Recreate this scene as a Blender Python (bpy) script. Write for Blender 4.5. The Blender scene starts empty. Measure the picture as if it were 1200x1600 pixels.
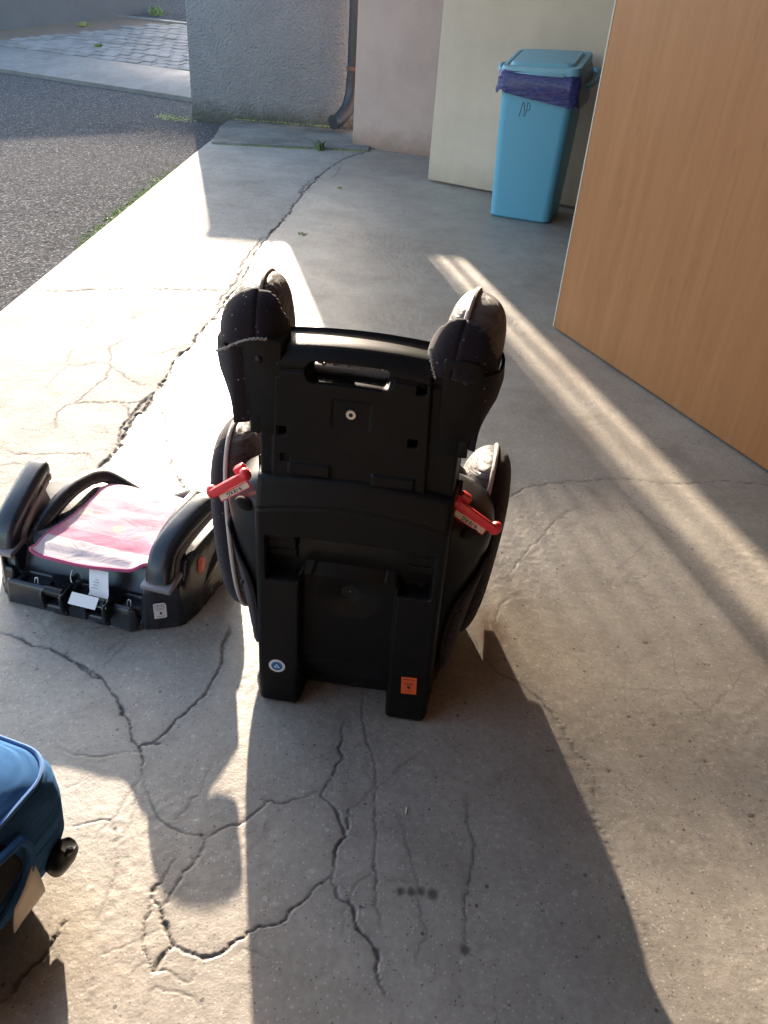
import bpy, bmesh, math, random
import numpy as np
from mathutils import Vector, Matrix, Quaternion
R = math.radians
scene = bpy.context.scene
col = scene.collection
random.seed(7)

# ---------------------------------------------------------------- camera, sky, sun, exposure
CAM_H, F_PX, PITCH, ROLL = 1.18, 1250.0, 33.6, -4.6
cd = bpy.data.cameras.new('camera'); cam = bpy.data.objects.new('camera', cd); col.objects.link(cam)
cd.sensor_fit = 'VERTICAL'; cd.sensor_height = 24.0; cd.lens = 24.0 * F_PX / 1600.0
cd.clip_start = 0.02; cd.clip_end = 2000
cam.location = (0, 0, CAM_H)
cam.rotation_euler = (Matrix.Rotation(R(90 - PITCH), 3, 'X') @ Matrix.Rotation(R(-ROLL), 3, 'Z')).to_euler()
scene.camera = cam
SUN_AZ, SUN_EL = -15.0, 15.7           # degrees from +Y (negative = to the left), elevation
SUN_DIR = Vector((math.sin(R(SUN_AZ)) * math.cos(R(SUN_EL)), math.cos(R(SUN_AZ)) * math.cos(R(SUN_EL)), math.sin(R(SUN_EL))))
world = bpy.data.worlds.new('World'); scene.world = world; world.use_nodes = True
wnt = world.node_tree; wnt.nodes.clear()
sky = wnt.nodes.new('ShaderNodeTexSky'); sky.sky_type = 'NISHITA'; sky.sun_disc = False
sky.sun_elevation = R(SUN_EL); sky.sun_rotation = R(SUN_AZ); sky.air_density = 1.0; sky.dust_density = 1.5; sky.ozone_density = 1.0
bg = wnt.nodes.new('ShaderNodeBackground'); bg.inputs['Strength'].default_value = 0.15
wo = wnt.nodes.new('ShaderNodeOutputWorld')
wnt.links.new(sky.outputs[0], bg.inputs[0]); wnt.links.new(bg.outputs[0], wo.inputs[0])
sd = bpy.data.lights.new('sun', 'SUN'); sd.energy = 4.2; sd.angle = R(0.7); sd.color = (1.0, 0.84, 0.67)
sun = bpy.data.objects.new('sun', sd); col.objects.link(sun)
sun.rotation_euler = SUN_DIR.to_track_quat('Z', 'Y').to_euler(); sun.location = SUN_DIR * 60
vs = scene.view_settings; vs.view_transform = 'Standard'; vs.look = 'None'; vs.gamma = 1; vs.use_curve_mapping = False
vs.exposure = 2.5
scene.cycles.max_bounces = 8; scene.cycles.diffuse_bounces = 5; scene.cycles.glossy_bounces = 4
scene.cycles.use_denoising = True
scene.cycles.sample_clamp_indirect = 6

# ---------------------------------------------------------------- helpers
def tag(o, label=None, cat=None, group=None, kind=None):
    if label: o['label'] = label
    if cat: o['category'] = cat
    if group: o['group'] = group
    if kind: o['kind'] = kind
    return o

def thing(name, label, cat, loc=(0, 0, 0), rz=0, group=None):
    o = bpy.data.objects.new(name, None); col.objects.link(o)
    o.location = loc; o.rotation_euler = (0, 0, R(rz)); o.empty_display_size = 0.05
    return tag(o, label, cat, group)

def link(name, me, mat=None, parent=None, smooth=True, sharp=40):
    o = bpy.data.objects.new(name, me); col.objects.link(o)
    if mat: me.materials.append(mat)
    if parent: o.parent = parent
    if smooth:
        me.polygons.foreach_set('use_smooth', [True] * len(me.polygons))
        if sharp: me.set_sharp_from_angle(angle=R(sharp))
    return o

def py_obj(name, v, f, mat=None, parent=None, smooth=True, sharp=40):
    me = bpy.data.meshes.new(name); me.from_pydata([tuple(p) for p in v], [], f); me.update()
    return link(name, me, mat, parent, smooth, sharp)

def bm_obj(name, bm, mat=None, parent=None, smooth=True, sharp=40):
    me = bpy.data.meshes.new(name); bmesh.ops.recalc_face_normals(bm, faces=bm.faces); bm.to_mesh(me); bm.free()
    return link(name, me, mat, parent, smooth, sharp)

def bm_box(bm, size, loc=(0, 0, 0), rot=None, bev=0.0, seg=2):
    r = bmesh.ops.create_cube(bm, size=1.0)
    vs_ = r['verts']
    M = Matrix.Translation(Vector(loc)) @ (rot.to_4x4() if rot else Matrix.Identity(4)) @ Matrix.Diagonal((*size, 1))
    bmesh.ops.transform(bm, matrix=M, verts=vs_)
    if bev > 0:
        es = {e for v in vs_ for e in v.link_edges}
        bmesh.ops.bevel(bm, geom=list(es), offset=bev, segments=seg, profile=0.5, affect='EDGES')

def box(name, size, loc, mat, parent=None, rot=None, bev=0.0, seg=2):
    bm = bmesh.new(); bm_box(bm, size, loc, rot, bev, seg)
    return bm_obj(name, bm, mat, parent)

def bm_prism(bm, poly, z0, z1, bev=0.0, seg=2, M=None):
    a = [bm.verts.new((x, y, z0)) for x, y in poly]; b = [bm.verts.new((x, y, z1)) for x, y in poly]
    n = len(poly); fs = [bm.faces.new(a[::-1]), bm.faces.new(b)]
    for i in range(n): fs.append(bm.faces.new((a[i], a[(i + 1) % n], b[(i + 1) % n], b[i])))
    new = a + b
    if bev > 0:
        es = list({e for f in fs for e in f.edges})
        r = bmesh.ops.bevel(bm, geom=es, offset=bev, segments=seg, profile=0.5, affect='EDGES')
        new = [v for v in r['verts']]
    if M is not None:
        bmesh.ops.transform(bm, matrix=M, verts=list(bm.verts))

def rings(name, rs, mat, parent=None, cap=True, closed=True, sharp=40):
    """loft: list of rings (each the same number of points)"""
    v = [tuple(p) for r in rs for p in r]; n = len(rs[0]); f = []
    for i in range(len(rs) - 1):
        for j in range(n if closed else n - 1):
            k = (j + 1) % n
            f.append((i * n + j, i * n + k, (i + 1) * n + k, (i + 1) * n + j))
    if cap:
        f.append(tuple(range(n))[::-1]); f.append(tuple(range((len(rs) - 1) * n, len(rs) * n)))
    me = bpy.data.meshes.new(name); me.from_pydata(v, [], f)
    bm = bmesh.new(); bm.from_mesh(me); bmesh.ops.recalc_face_normals(bm, faces=bm.faces); bm.to_mesh(me); bm.free()
    return link(name, me, mat, parent, True, sharp)

def tube_rings(pts, rad, n=10, sx=1.0):
    pts = [Vector(p) for p in pts]; out = []; up = None
    for i, p in enumerate(pts):
        t = (pts[min(i + 1, len(pts) - 1)] - pts[max(i - 1, 0)]).normalized()
        if up is None:
            up = t.orthogonal().normalized()
        up = (up - t * up.dot(t)).normalized(); s = t.cross(up)
        r = rad[i] if isinstance(rad, (list, tuple)) else rad
        out.append([p + (up * math.cos(a) + s * math.sin(a) * sx) * r for a in [2 * math.pi * k / n for k in range(n)]])
    return out

def tube(name, pts, rad, mat, parent=None, n=10):
    return rings(name, tube_rings(pts, rad, n), mat, parent)

def smooth_path(pts, m=6):
    P = [Vector(p) for p in pts]; out = []
    for i in range(len(P) - 1):
        a = P[max(i - 1, 0)]; b = P[i]; c = P[i + 1]; d = P[min(i + 2, len(P) - 1)]
        for k in range(m):
            t = k / m
            out.append(0.5 * ((2 * b) + (c - a) * t + (2 * a - 5 * b + 4 * c - d) * t * t + (3 * b - a - 3 * c + d) * t ** 3))
    out.append(P[-1]); return out

def grid_mesh(name, V, nx, ny, mat=None, parent=None, keep=None, attrs=None, flip=False, sharp=None):
    """fast grid: V is (ny*nx,3) array, rows of nx"""
    i = np.arange(nx * ny).reshape(ny, nx)
    q = np.stack([i[:-1, :-1], i[:-1, 1:], i[1:, 1:], i[1:, :-1]], -1).reshape(-1, 4)
    if flip: q = q[:, ::-1]
    if keep is not None: q = q[keep.reshape(-1)]
    used = np.zeros(nx * ny, bool); used[q.reshape(-1)] = True
    remap = np.cumsum(used) - 1; V = V[used]; q = remap[q]
    me = bpy.data.meshes.new(name)
    me.vertices.add(len(V)); me.vertices.foreach_set('co', np.ascontiguousarray(V, np.float32).reshape(-1))
    me.loops.add(q.size); me.loops.foreach_set('vertex_index', np.ascontiguousarray(q, np.int32).reshape(-1))
    me.polygons.add(len(q)); me.polygons.foreach_set('loop_start', np.arange(0, q.size, 4, dtype=np.int32))
    if hasattr(me.polygons, 'foreach_set'):
        me.polygons.foreach_set('use_smooth', np.ones(len(q), bool))
    me.update(calc_edges=True); me.validate()
    if attrs:
        for k, a in attrs.items():
            at = me.attributes.new(k, 'FLOAT', 'POINT'); at.data.foreach_set('value', np.ascontiguousarray(a[used], np.float32))
    o = bpy.data.objects.new(name, me); col.objects.link(o)
    if mat: me.materials.append(mat)
    if parent: o.parent = parent
    if sharp: me.set_sharp_from_angle(angle=R(sharp))
    return o

def hash2(ix, iy, seed):
    h = (ix.astype(np.int64) * 374761393 + iy.astype(np.int64) * 668265263 + seed * 974711) & 0x7fffffff
    h = ((h ^ (h >> 13)) * 1274126177) & 0x7fffffff
    return ((h ^ (h >> 16)) & 0xffff) / 65535.0
def vnoise(x, y, seed=0):
    x0 = np.floor(x); y0 = np.floor(y); fx = x - x0; fy = y - y0
    fx = fx * fx * (3 - 2 * fx); fy = fy * fy * (3 - 2 * fy)
    a = hash2(x0, y0, seed); b = hash2(x0 + 1, y0, seed); c = hash2(x0, y0 + 1, seed); d = hash2(x0 + 1, y0 + 1, seed)
    return (a * (1 - fx) + b * fx) * (1 - fy) + (c * (1 - fx) + d * fx) * fy
def fnoise(x, y, seed=0, oct=3):
    s = 0; a = 0.5
    for k in range(oct):
        s = s + a * (vnoise(x * 2 ** k, y * 2 ** k, seed + k * 17) - 0.5); a *= 0.5
    return s

# ---------------------------------------------------------------- materials
class Mat:
    def __init__(s, name):
        s.m = bpy.data.materials.new(name); s.m.use_nodes = True; s.nt = s.m.node_tree
        s.b = s.nt.nodes['Principled BSDF']; s.out = s.nt.nodes['Material Output']
        s.tc = s.nt.nodes.new('ShaderNodeTexCoord').outputs['Object']
    def n(s, t, **kw):
        nd = s.nt.nodes.new(t)
        for k, v in kw.items():
            if k in nd.inputs: s.set(nd.inputs[k], v)
            else: setattr(nd, k, v)
        return nd
    def set(s, inp, v):
        if isinstance(v, bpy.types.NodeSocket): s.nt.links.new(v, inp)
        else: inp.default_value = v
    def P(s, **kw):
        for k, v in kw.items():
            s.set(s.b.inputs[k.replace('_', ' ')], v)
        return s
    def map(s, scale=(1, 1, 1), rot=(0, 0, 0)):
        return s.n('ShaderNodeMapping', Vector=s.tc, Scale=scale, Rotation=rot).outputs[0]
    def noise(s, scale, detail=4, rough=0.6, vec=None, dist=0.0):
        return s.n('ShaderNodeTexNoise', Vector=vec if vec is not None else s.tc, Scale=scale, Detail=detail, Roughness=rough, Distortion=dist).outputs['Fac']
    def voro(s, scale, vec=None, feature='F1', out='Distance', rand=1.0):
        return s.n('ShaderNodeTexVoronoi', feature=feature, Vector=vec if vec is not None else s.tc, Scale=scale, Randomness=rand).outputs[out]
    def ramp(s, fac, stops):
        r = s.n('ShaderNodeValToRGB', Fac=fac); e = r.color_ramp.elements
        while len(e) < len(stops): e.new(0.5)
        for i, (p, c) in enumerate(stops):
            e[i].position = p; e[i].color = (*c, 1) if isinstance(c, (tuple, list)) else (c, c, c, 1)
        return r.outputs[0]
    def mix(s, fac, a, b, blend='MIX'):
        m = s.n('ShaderNodeMix', data_type='RGBA', blend_type=blend)
        for i, v in ((0, fac), (6, a), (7, b)):
            if isinstance(v, (tuple, list)) and len(v) == 3: v = (*v, 1)
            s.set(m.inputs[i], v)
        return m.outputs[2]
    def math(s, op, a, b=0.5, clamp=False):
        m = s.n('ShaderNodeMath', operation=op, use_clamp=clamp); s.set(m.inputs[0], a); s.set(m.inputs[1], b); return m.outputs[0]
    def attr(s, name):
        return s.n('ShaderNodeAttribute', attribute_name=name).outputs['Fac']
    def bump(s, h, strength=0.3, dist=0.002, normal=None):
        b = s.n('ShaderNodeBump', Height=h, Strength=strength, Distance=dist)
        if normal is not None: s.nt.links.new(normal, b.inputs['Normal'])
        s.nt.links.new(b.outputs[0], s.b.inputs['Normal']); return b.outputs[0]

def plastic(name, c, rough=0.4, grain=900, dust=0.06, gs=0.12, spec=0.5):
    m = Mat(name)
    d = m.ramp(m.noise(14, 5, 0.7), [(0.45, 0.0), (0.8, 1.0)])
    m.P(Base_Color=m.mix(m.math('MULTIPLY', d, dust), c, (0.35, 0.31, 0.27)))
    m.P(Roughness=m.n('ShaderNodeMapRange', Value=m.noise(22, 4), **{'To Min': rough - 0.07, 'To Max': rough + 0.1}).outputs[0])
    m.b.inputs['Specular IOR Level'].default_value = spec
    m.bump(m.noise(grain, 2), gs, 0.0006)
    return m.m

def cloth(name, c, c2, scale=900, rough=0.9, sheen=0.2, wr=0.0, wscale=30, lint=0.0):
    m = Mat(name)
    w = m.n('ShaderNodeTexWave', Vector=m.map((1, 1, 1), (0.3, 0.5, 0.785)), Scale=scale, Distortion=1.5, Detail=1).outputs['Fac']
    fz = m.noise(scale * 0.6, 3)
    k = m.math('ADD', m.math('MULTIPLY', w, 0.5), m.math('MULTIPLY', fz, 0.5))
    big = m.noise(9, 4)
    cc = m.mix(m.math('MULTIPLY', m.math('ADD', k, big), 0.5), c, c2)
    if lint:
        lv_ = m.n('ShaderNodeTexVoronoi', Vector=m.tc, Scale=230.0); lc_ = m.n('ShaderNodeSeparateColor', Color=lv_.outputs['Color'])
        lm = m.math('MULTIPLY', m.math('LESS_THAN', lv_.outputs['Distance'], 0.26), m.math('GREATER_THAN', lc_.outputs[0], 0.90))
        cc = m.mix(m.math('MULTIPLY', m.math('MULTIPLY', lm, m.ramp(m.noise(25, 2), [(0.45, 0.0), (0.6, 1.0)])), lint), cc, (0.45, 0.43, 0.42))
    m.P(Base_Color=cc, Roughness=rough)
    m.b.inputs['Sheen Weight'].default_value = sheen
    m.b.inputs['Specular IOR Level'].default_value = 0.25
    n1 = m.bump(k, 0.35, 0.001)
    if wr: m.bump(m.noise(wscale, 2, 0.5, vec=m.map((0.5, 0.6, 2.2), (0.35, 0, 0)), dist=0.4), wr, 0.02, n1)
    return m.m

def make_concrete(name, c1, c2, rough=(0.38, 0.62), speck=1.0, edge=False, spec=0.5, bs=0.45):
    m = Mat(name)
    big = m.noise(1.3, 6, 0.65); mid = m.noise(7, 6, 0.7); fine = m.noise(90, 4, 0.7)
    base = m.mix(m.ramp(big, [(0.32, 0.0), (0.68, 1.0)]), c1, c2)
    base = m.mix(m.math('MULTIPLY', m.ramp(mid, [(0.45, 0.0), (0.75, 1.0)]), 0.5), base, tuple(x * 0.62 for x in c1))
    base = m.mix(0.28, base, m.ramp(fine, [(0.3, 0.12), (0.7, 0.62)]), 'OVERLAY')
    # exposed sand grains: pale and dark specks
    vd = m.voro(170); vc = m.n('ShaderNodeSeparateColor', Color=m.n('ShaderNodeTexVoronoi', Vector=m.tc, Scale=170.0).outputs['Color'])
    pale = m.math('MULTIPLY', m.math('LESS_THAN', vd, 0.32), m.math('GREATER_THAN', vc.outputs[0], 0.80))
    dark = m.math('MULTIPLY', m.math('LESS_THAN', vd, 0.30), m.math('LESS_THAN', vc.outputs[1], 0.10))
    vb = m.voro(60); vbc = m.n('ShaderNodeSeparateColor', Color=m.n('ShaderNodeTexVoronoi', Vector=m.tc, Scale=60.0).outputs['Color'])
    stone = m.math('MULTIPLY', m.math('LESS_THAN', vb, 0.26), m.math('GREATER_THAN', vbc.outputs[0], 0.86))
    pit = m.math('MULTIPLY', m.math('LESS_THAN', vb, 0.2), m.math('LESS_THAN', vbc.outputs[1], 0.045))
    base = m.mix(m.math('MULTIPLY', pale, 0.36 * speck), base, (0.58, 0.55, 0.50))
    base = m.mix(m.math('MULTIPLY', dark, 0.65 * speck), base, (0.07, 0.062, 0.055))
    base = m.mix(m.math('MULTIPLY', m.math('MULTIPLY', stone, m.ramp(m.noise(33, 2), [(0.45, 0.0), (0.6, 1.0)])), 0.34 * speck), base, (0.55, 0.52, 0.48))
    base = m.mix(m.math('MULTIPLY', pit, 0.75), base, (0.05, 0.045, 0.04))
    ve = m.voro(3.2, m.mix(0.06, m.tc, m.n('ShaderNodeTexNoise', Vector=m.tc, Scale=6.0, Detail=6, Roughness=0.75).outputs['Color']), 'DISTANCE_TO_EDGE')
    hair = m.math('MULTIPLY', m.ramp(ve, [(0.0, 1.0), (0.006, 0.0)]), m.ramp(m.noise(1.9, 3), [(0.52, 0.0), (0.62, 0.6)]))
    base = m.mix(hair, base, (0.07, 0.062, 0.055))
    blot = m.ramp(m.noise(3.6, 8, 0.78, dist=0.6), [(0.50, 0.0), (0.72, 0.55)])
    base = m.mix(blot, base, tuple(x * 0.50 for x in c1))
    cr = m.attr('crack'); st = m.attr('stain'); ru = m.attr('rust')
    base = m.mix(m.math('MULTIPLY', st, 0.75, True), base, (0.075, 0.065, 0.055))
    base = m.mix(m.math('MULTIPLY', ru, 0.7, True), base, (0.14, 0.075, 0.03))
    base = m.mix(m.math('MULTIPLY', cr, 0.80, True), base, (0.045, 0.04, 0.035))
    m.P(Base_Color=base)
    rr = m.n('ShaderNodeMapRange', Value=m.noise(5, 6, 0.75), **{'From Min': 0.3, 'From Max': 0.7, 'To Min': rough[0], 'To Max': rough[1]}).outputs[0]
    m.P(Roughness=m.math('ADD', rr, m.math('MULTIPLY', cr, 0.4), True))
    m.b.inputs['Specular IOR Level'].default_value = spec
    h = m.math('ADD', m.math('MULTIPLY', m.noise(230, 4, 0.7), 0.6), m.math('MULTIPLY', m.noise(45, 4, 0.7), 0.9))
    h = m.math('SUBTRACT', h, m.math('MULTIPLY', pit, 1.2))
    h = m.math('ADD', h, m.math('MULTIPLY', pale, 0.12))
    m.bump(h, bs, 0.0020 if bs < .6 else .0032)
    return m.m

M_FLOOR = make_concrete('garage_concrete', (0.275, 0.240, 0.198), (0.375, 0.345, 0.292), (0.34, 0.56), 1.0, spec=0.42)
M_APRON = make_concrete('apron_concrete', (0.27, 0.25, 0.22), (0.37, 0.345, 0.305), (0.72, 0.92), 1.8, spec=0.25, bs=0.95)
M_LEDGE = make_concrete('ledge_concrete', (0.09, 0.088, 0.075), (0.29, 0.275, 0.245), (0.6, 0.85), 0.8, spec=0.3)
M_KERB = make_concrete('kerb_concrete', (0.17, 0.166, 0.158), (0.23, 0.225, 0.215), (0.6, 0.85), 0.8, spec=0.3)

def make_asphalt():
    m = Mat('asphalt')
    vc = m.n('ShaderNodeTexVoronoi', Vector=m.tc, Scale=125.0); sc = m.n('ShaderNodeSeparateColor', Color=vc.outputs['Color'])
    base = m.ramp(sc.outputs[0], [(0.0, (0.045, 0.044, 0.044)), (0.6, (0.088, 0.086, 0.085)), (0.9, (0.14, 0.137, 0.135)), (1.0, (0.32, 0.31, 0.30))])
    base = m.mix(m.ramp(m.noise(1.1, 5), [(0.4, 0.0), (0.7, 0.4)]), base, (0.11, 0.108, 0.105))
    base = m.mix(m.math('MULTIPLY', m.attr('stain'), 0.8, True), base, (0.05, 0.075, 0.02))
    m.P(Base_Color=base, Roughness=m.ramp(sc.outputs[1], [(0.0, 0.8), (1.0, 1.0)]))
    m.b.inputs['Specular IOR Level'].default_value = 0.0
    m.bump(m.math('SUBTRACT', m.noise(160, 3), m.math('MULTIPLY', vc.outputs['Distance'], 1.4)), 0.6, 0.004)
    return m.m
M_ASPHALT = make_asphalt()

def make_render(name, c, scale, strength, c_d, dirt=0.6, dist=0.006):
    m = Mat(name)
    base = m.mix(m.ramp(m.noise(3, 5, 0.7), [(0.35, 0.0), (0.7, 1.0)]), c, tuple(x * 0.86 for x in c))
    # splash dirt near the ground: weathering that belongs to the wall
    z = m.n('ShaderNodeSeparateXYZ', Vector=m.n('ShaderNodeNewGeometry').outputs['Position']).outputs[2]
    up = m.n('ShaderNodeMapRange', Value=m.math('ADD', z, m.math('MULTIPLY', m.math('SUBTRACT', m.noise(9, 5, 0.7), 0.5), 0.22)), **{'From Min': 0.02, 'From Max': 0.17, 'To Min': 1.0, 'To Max': 0.0}).outputs[0]
    base = m.mix(m.math('MULTIPLY', up, dirt), base, c_d)
    m.P(Base_Color=base, Roughness=0.9); m.b.inputs['Specular IOR Level'].default_value = 0.2
    m.bump(m.math('ADD', m.noise(scale, 3, 0.6), m.math('MULTIPLY', m.voro(scale * 0.9), 0.5)), strength, dist)
    return m.m
M_STUCCO = make_render('grey_stucco', (0.255, 0.25, 0.25), 55, 1.0, (0.09, 0.09, 0.07), 0.85, dist=0.018)
M_PINK = make_render('pink_render', (0.54, 0.385, 0.325), 130, 0.5, (0.27, 0.17, 0.12), 0.75, dist=0.004)
M_GREYWALL = make_render('smooth_grey_wall', (0.115, 0.12, 0.127), 60, 0.15, (0.08, 0.075, 0.065), 0.5)
M_INNER = make_render('inside_plaster', (0.29, 0.185, 0.115), 60, 0.2, (0.35, 0.3, 0.24), 0.3)

def make_wood():
    m = Mat('beech_laminate')
    g = m.noise(5.0, 8, 0.62, vec=m.map((5, 5, 0.35)), dist=0.6)
    g2 = m.noise(60, 4, 0.6, vec=m.map((6, 6, 0.16)))
    base = m.ramp(g, [(0.3, (0.265, 0.108, 0.036)), (0.55, (0.305, 0.129, 0.045)), (0.78, (0.340, 0.152, 0.058))])
    base = m.mix(m.math('MULTIPLY', m.ramp(g2, [(0.48, 0.0), (0.80, 1.0)]), 0.34), base, (0.19, 0.078, 0.026))
    vk = m.n('ShaderNodeTexVoronoi', Vector=m.map((26, 26, 8)), Scale=1.0)
    kc = m.n('ShaderNodeSeparateColor', Color=vk.outputs['Color'])
    fl = m.math('MULTIPLY', m.ramp(vk.outputs['Distance'], [(0.04, 1.0), (0.22, 0.0)]), m.math('GREATER_THAN', kc.outputs[0], 0.70))
    base = m.mix(m.math('MULTIPLY', fl, 0.6), base, (0.20, 0.085, 0.03))
    m.P(Base_Color=base, Roughness=m.ramp(g, [(0.2, 0.42), (0.8, 0.52)])); m.b.inputs['Specular IOR Level'].default_value = 0.35
    m.bump(g2, 0.03, 0.001)
    return m.m
M_WOOD = make_wood()
def painted(name, c, rough=0.55, mott=0.9):
    m = Mat(name)
    m.P(Base_Color=m.mix(m.ramp(m.noise(4, 6, 0.7), [(0.4, 0.0), (0.75, 1.0)]), c, tuple(x * mott for x in c)), Roughness=rough)
    m.b.inputs['Specular IOR Level'].default_value = 0.35
    m.bump(m.noise(150, 3), 0.06, 0.001); return m.m
M_CREAM = make_render('cream_paint', (0.63, 0.50, 0.38), 150, 0.08, (0.34, 0.26, 0.18), 0.5, 0.002)
M_EDGE = painted('pale_edge_band', (0.50, 0.42, 0.34), 0.5)
M_PIPE = plastic('dark_pipe', (0.022, 0.024, 0.028), 0.45, 300)
M_RUSTBAND = painted('rusty_band', (0.16, 0.08, 0.05), 0.7)
M_BLACK = plastic('black_plastic', (0.0055, 0.0056, 0.0058), 0.44, 620, 0.008, 0.4, 0.16)
M_GLOSSBLACK = plastic('smooth_black_plastic', (0.007, 0.0072, 0.0075), 0.33, 900, 0.015, 0.06, 0.3)
M_NAVY = plastic('dark_slate_plastic', (0.013, 0.017, 0.022), 0.27, 900, 0.05, 0.08)
M_GREYPL = plastic('grey_plastic', (0.21, 0.195, 0.20), 0.40, 900, 0.15, 0.06)
M_RED = plastic('red_plastic', (0.70, 0.040, 0.050), 0.35, 900, 0.02, 0.04)
M_CORAL = plastic('coral_plastic', (0.72, 0.13, 0.085), 0.4, 900, 0.02, 0.04)
M_LEATHER = cloth('grey_brown_fabric', (0.080, 0.066, 0.058), (0.115, 0.098, 0.088), 700, 0.55, 0.15, 0.7, 34)
M_LEATHERSHADE = cloth('shaded_brown_fabric', (0.040, 0.028, 0.025), (0.058, 0.043, 0.039), 700, 0.6, 0.1, 0.8, 38)  # darker copy of the wing fabric, shade of the left inner sides in its colour
M_VELVET = cloth('dark_purple_velvet', (0.006, 0.0032, 0.0055), (0.015, 0.0085, 0.013), 420, 0.95, 0.12, lint=0.7)
M_PIPING = cloth('pale_piping', (0.40, 0.36, 0.34), (0.48, 0.44, 0.41), 1500, 0.7, 0.1)
M_FUZZ = cloth('frayed_foam_edge', (0.14, 0.135, 0.13), (0.34, 0.33, 0.31), 1300, 0.95, 0.2)
M_BLUEF = cloth('blue_fabric', (0.034, 0.095, 0.215), (0.052, 0.135, 0.285), 800, 1.0, 0.0, 0.85, 16)
M_BLUEF.node_tree.nodes['Principled BSDF'].inputs['Specular IOR Level'].default_value = 0.05
M_BLUEP = cloth('blue_piping', (0.03, 0.12, 0.30), (0.045, 0.15, 0.36), 1500, 0.7, 0.2)
M_LABEL = cloth('cream_label_cloth', (0.66, 0.58, 0.48), (0.74, 0.66, 0.55), 1200, 0.8, 0.05)
M_WHITE = painted('white_paper', (0.72, 0.71, 0.69), 0.6, 0.95)
M_INK = painted('dark_ink', (0.035, 0.03, 0.035), 0.6)
M_STBLUE = painted('sticker_blue', (0.015, 0.14, 0.34), 0.4)
M_STLIGHT = painted('sticker_pale_blue', (0.55, 0.68, 0.78), 0.4)
M_ORANGE = painted('sticker_orange', (0.70, 0.115, 0.035), 0.5)
M_STEEL = Mat('steel').P(Base_Color=(0.6, 0.58, 0.55, 1), Metallic=1.0, Roughness=0.35).m
M_HEM = cloth('dark_pink_hem', (0.36, 0.06, 0.14), (0.44, 0.095, 0.19), 1400, 0.9, 0.2)
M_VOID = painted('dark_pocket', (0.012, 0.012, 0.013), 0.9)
M_BIN = plastic('light_blue_plastic', (0.105, 0.34, 0.47), 0.42, 500, 0.05, 0.05)
M_BINLID = plastic('dusty_blue_plastic', (0.19, 0.40, 0.48), 0.45, 500, 0.18, 0.05)
def make_liner():
    m = Mat('purple_film'); m.P(Base_Color=(0.040, 0.042, 0.165, 1), Roughness=0.3)
    m.b.inputs['Coat Weight'].default_value = 0.2
    m.bump(m.noise(16, 3, 0.6, vec=m.map((1, 1, 4))), 0.9, 0.02); return m.m
M_LINER = make_liner()
def make_pinkcloth():
    m = Mat('faded_pink_print')
    n1 = m.noise(7, 3, 0.6, dist=0.8); n2 = m.noise(11, 3, 0.6, vec=m.map((1, 1, 1), (0, 0, 1.1)), dist=1.0)
    base = m.ramp(n1, [(0.30, (0.40, 0.34, 0.38)), (0.45, (0.46, 0.30, 0.35)), (0.60, (0.44, 0.23, 0.29)), (0.75, (0.48, 0.41, 0.40))])
    base = m.mix(m.ramp(n2, [(0.60, 0.0), (0.72, 0.6)]), base, (0.28, 0.33, 0.39))
    rv = m.n('ShaderNodeTexVoronoi', Vector=m.mix(0.05, m.tc, m.n('ShaderNodeTexNoise', Vector=m.tc, Scale=14.0).outputs['Color']), Scale=19.0); rc = m.n('ShaderNodeSeparateColor', Color=rv.outputs['Color'])
    ring = m.math('MULTIPLY', m.math('LESS_THAN', m.math('ABSOLUTE', m.math('SUBTRACT', rv.outputs['Distance'], 0.30)), 0.035), m.math('GREATER_THAN', rc.outputs[0], 0.55))
    base = m.mix(m.math('MULTIPLY', ring, 0.55), base, m.mix(rc.outputs[1], (0.42, 0.13, 0.08), (0.16, 0.20, 0.34)))
    blob_ = m.math('MULTIPLY', m.math('LESS_THAN', rv.outputs['Distance'], 0.24), m.math('GREATER_THAN', rc.outputs[2], 0.66))
    base = m.mix(m.math('MULTIPLY', blob_, 0.45), base, m.mix(rc.outputs[0], (0.50, 0.40, 0.22), (0.45, 0.10, 0.20)))
    y = m.n('ShaderNodeSeparateXYZ', Vector=m.tc).outputs[1]
    yb = m.math('ADD', y, m.math('MULTIPLY', m.noise(16, 2), 0.012))
    band = m.math('MULTIPLY', m.math('GREATER_THAN', yb, 0.100), m.math('LESS_THAN', yb, 0.135))
    base = m.mix(m.math('MULTIPLY', band, 0.75), base, (0.42, 0.12, 0.21))
    front = m.math('LESS_THAN', yb, 0.100)
    base = m.mix(m.math('MULTIPLY', front, 0.8), base, (0.50, 0.47, 0.48))
    m.P(Base_Color=base, Roughness=0.92); m.b.inputs['Sheen Weight'].default_value = 0.2; m.b.inputs['Specular IOR Level'].default_value = 0.2
    n = m.bump(m.noise(900, 3), 0.3, 0.001); m.bump(m.noise(13, 4, 0.6, vec=m.map((1.0, 1.5, 1)), dist=0.6), 0.35, 0.01, n)
    return m.m
M_PINKCLOTH = make_pinkcloth()
def leafmat(name, a, b):
    m = Mat(name); m.P(Base_Color=m.mix(m.noise(60, 2), a, b), Roughness=0.6)
    m.b.inputs['Transmission Weight'].default_value = 0.0; return m.m
M_GRASS = leafmat('weed_green', (0.07, 0.12, 0.03), (0.13, 0.19, 0.06))
M_MOSS = leafmat('moss_green', (0.16, 0.20, 0.05), (0.30, 0.32, 0.11))
M_DIRT = make_render('brown_dirt', (0.20, 0.155, 0.12), 70, 0.8, (0.15, 0.12, 0.09), 0.3)
M_JOINT = make_render('dark_joint_sand', (0.05, 0.047, 0.043), 70, 0.8, (0.05, 0.045, 0.04), 0.1)
M_SLATE = painted('grey_screen_paint', (0.20, 0.20, 0.20), 0.6)

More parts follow.
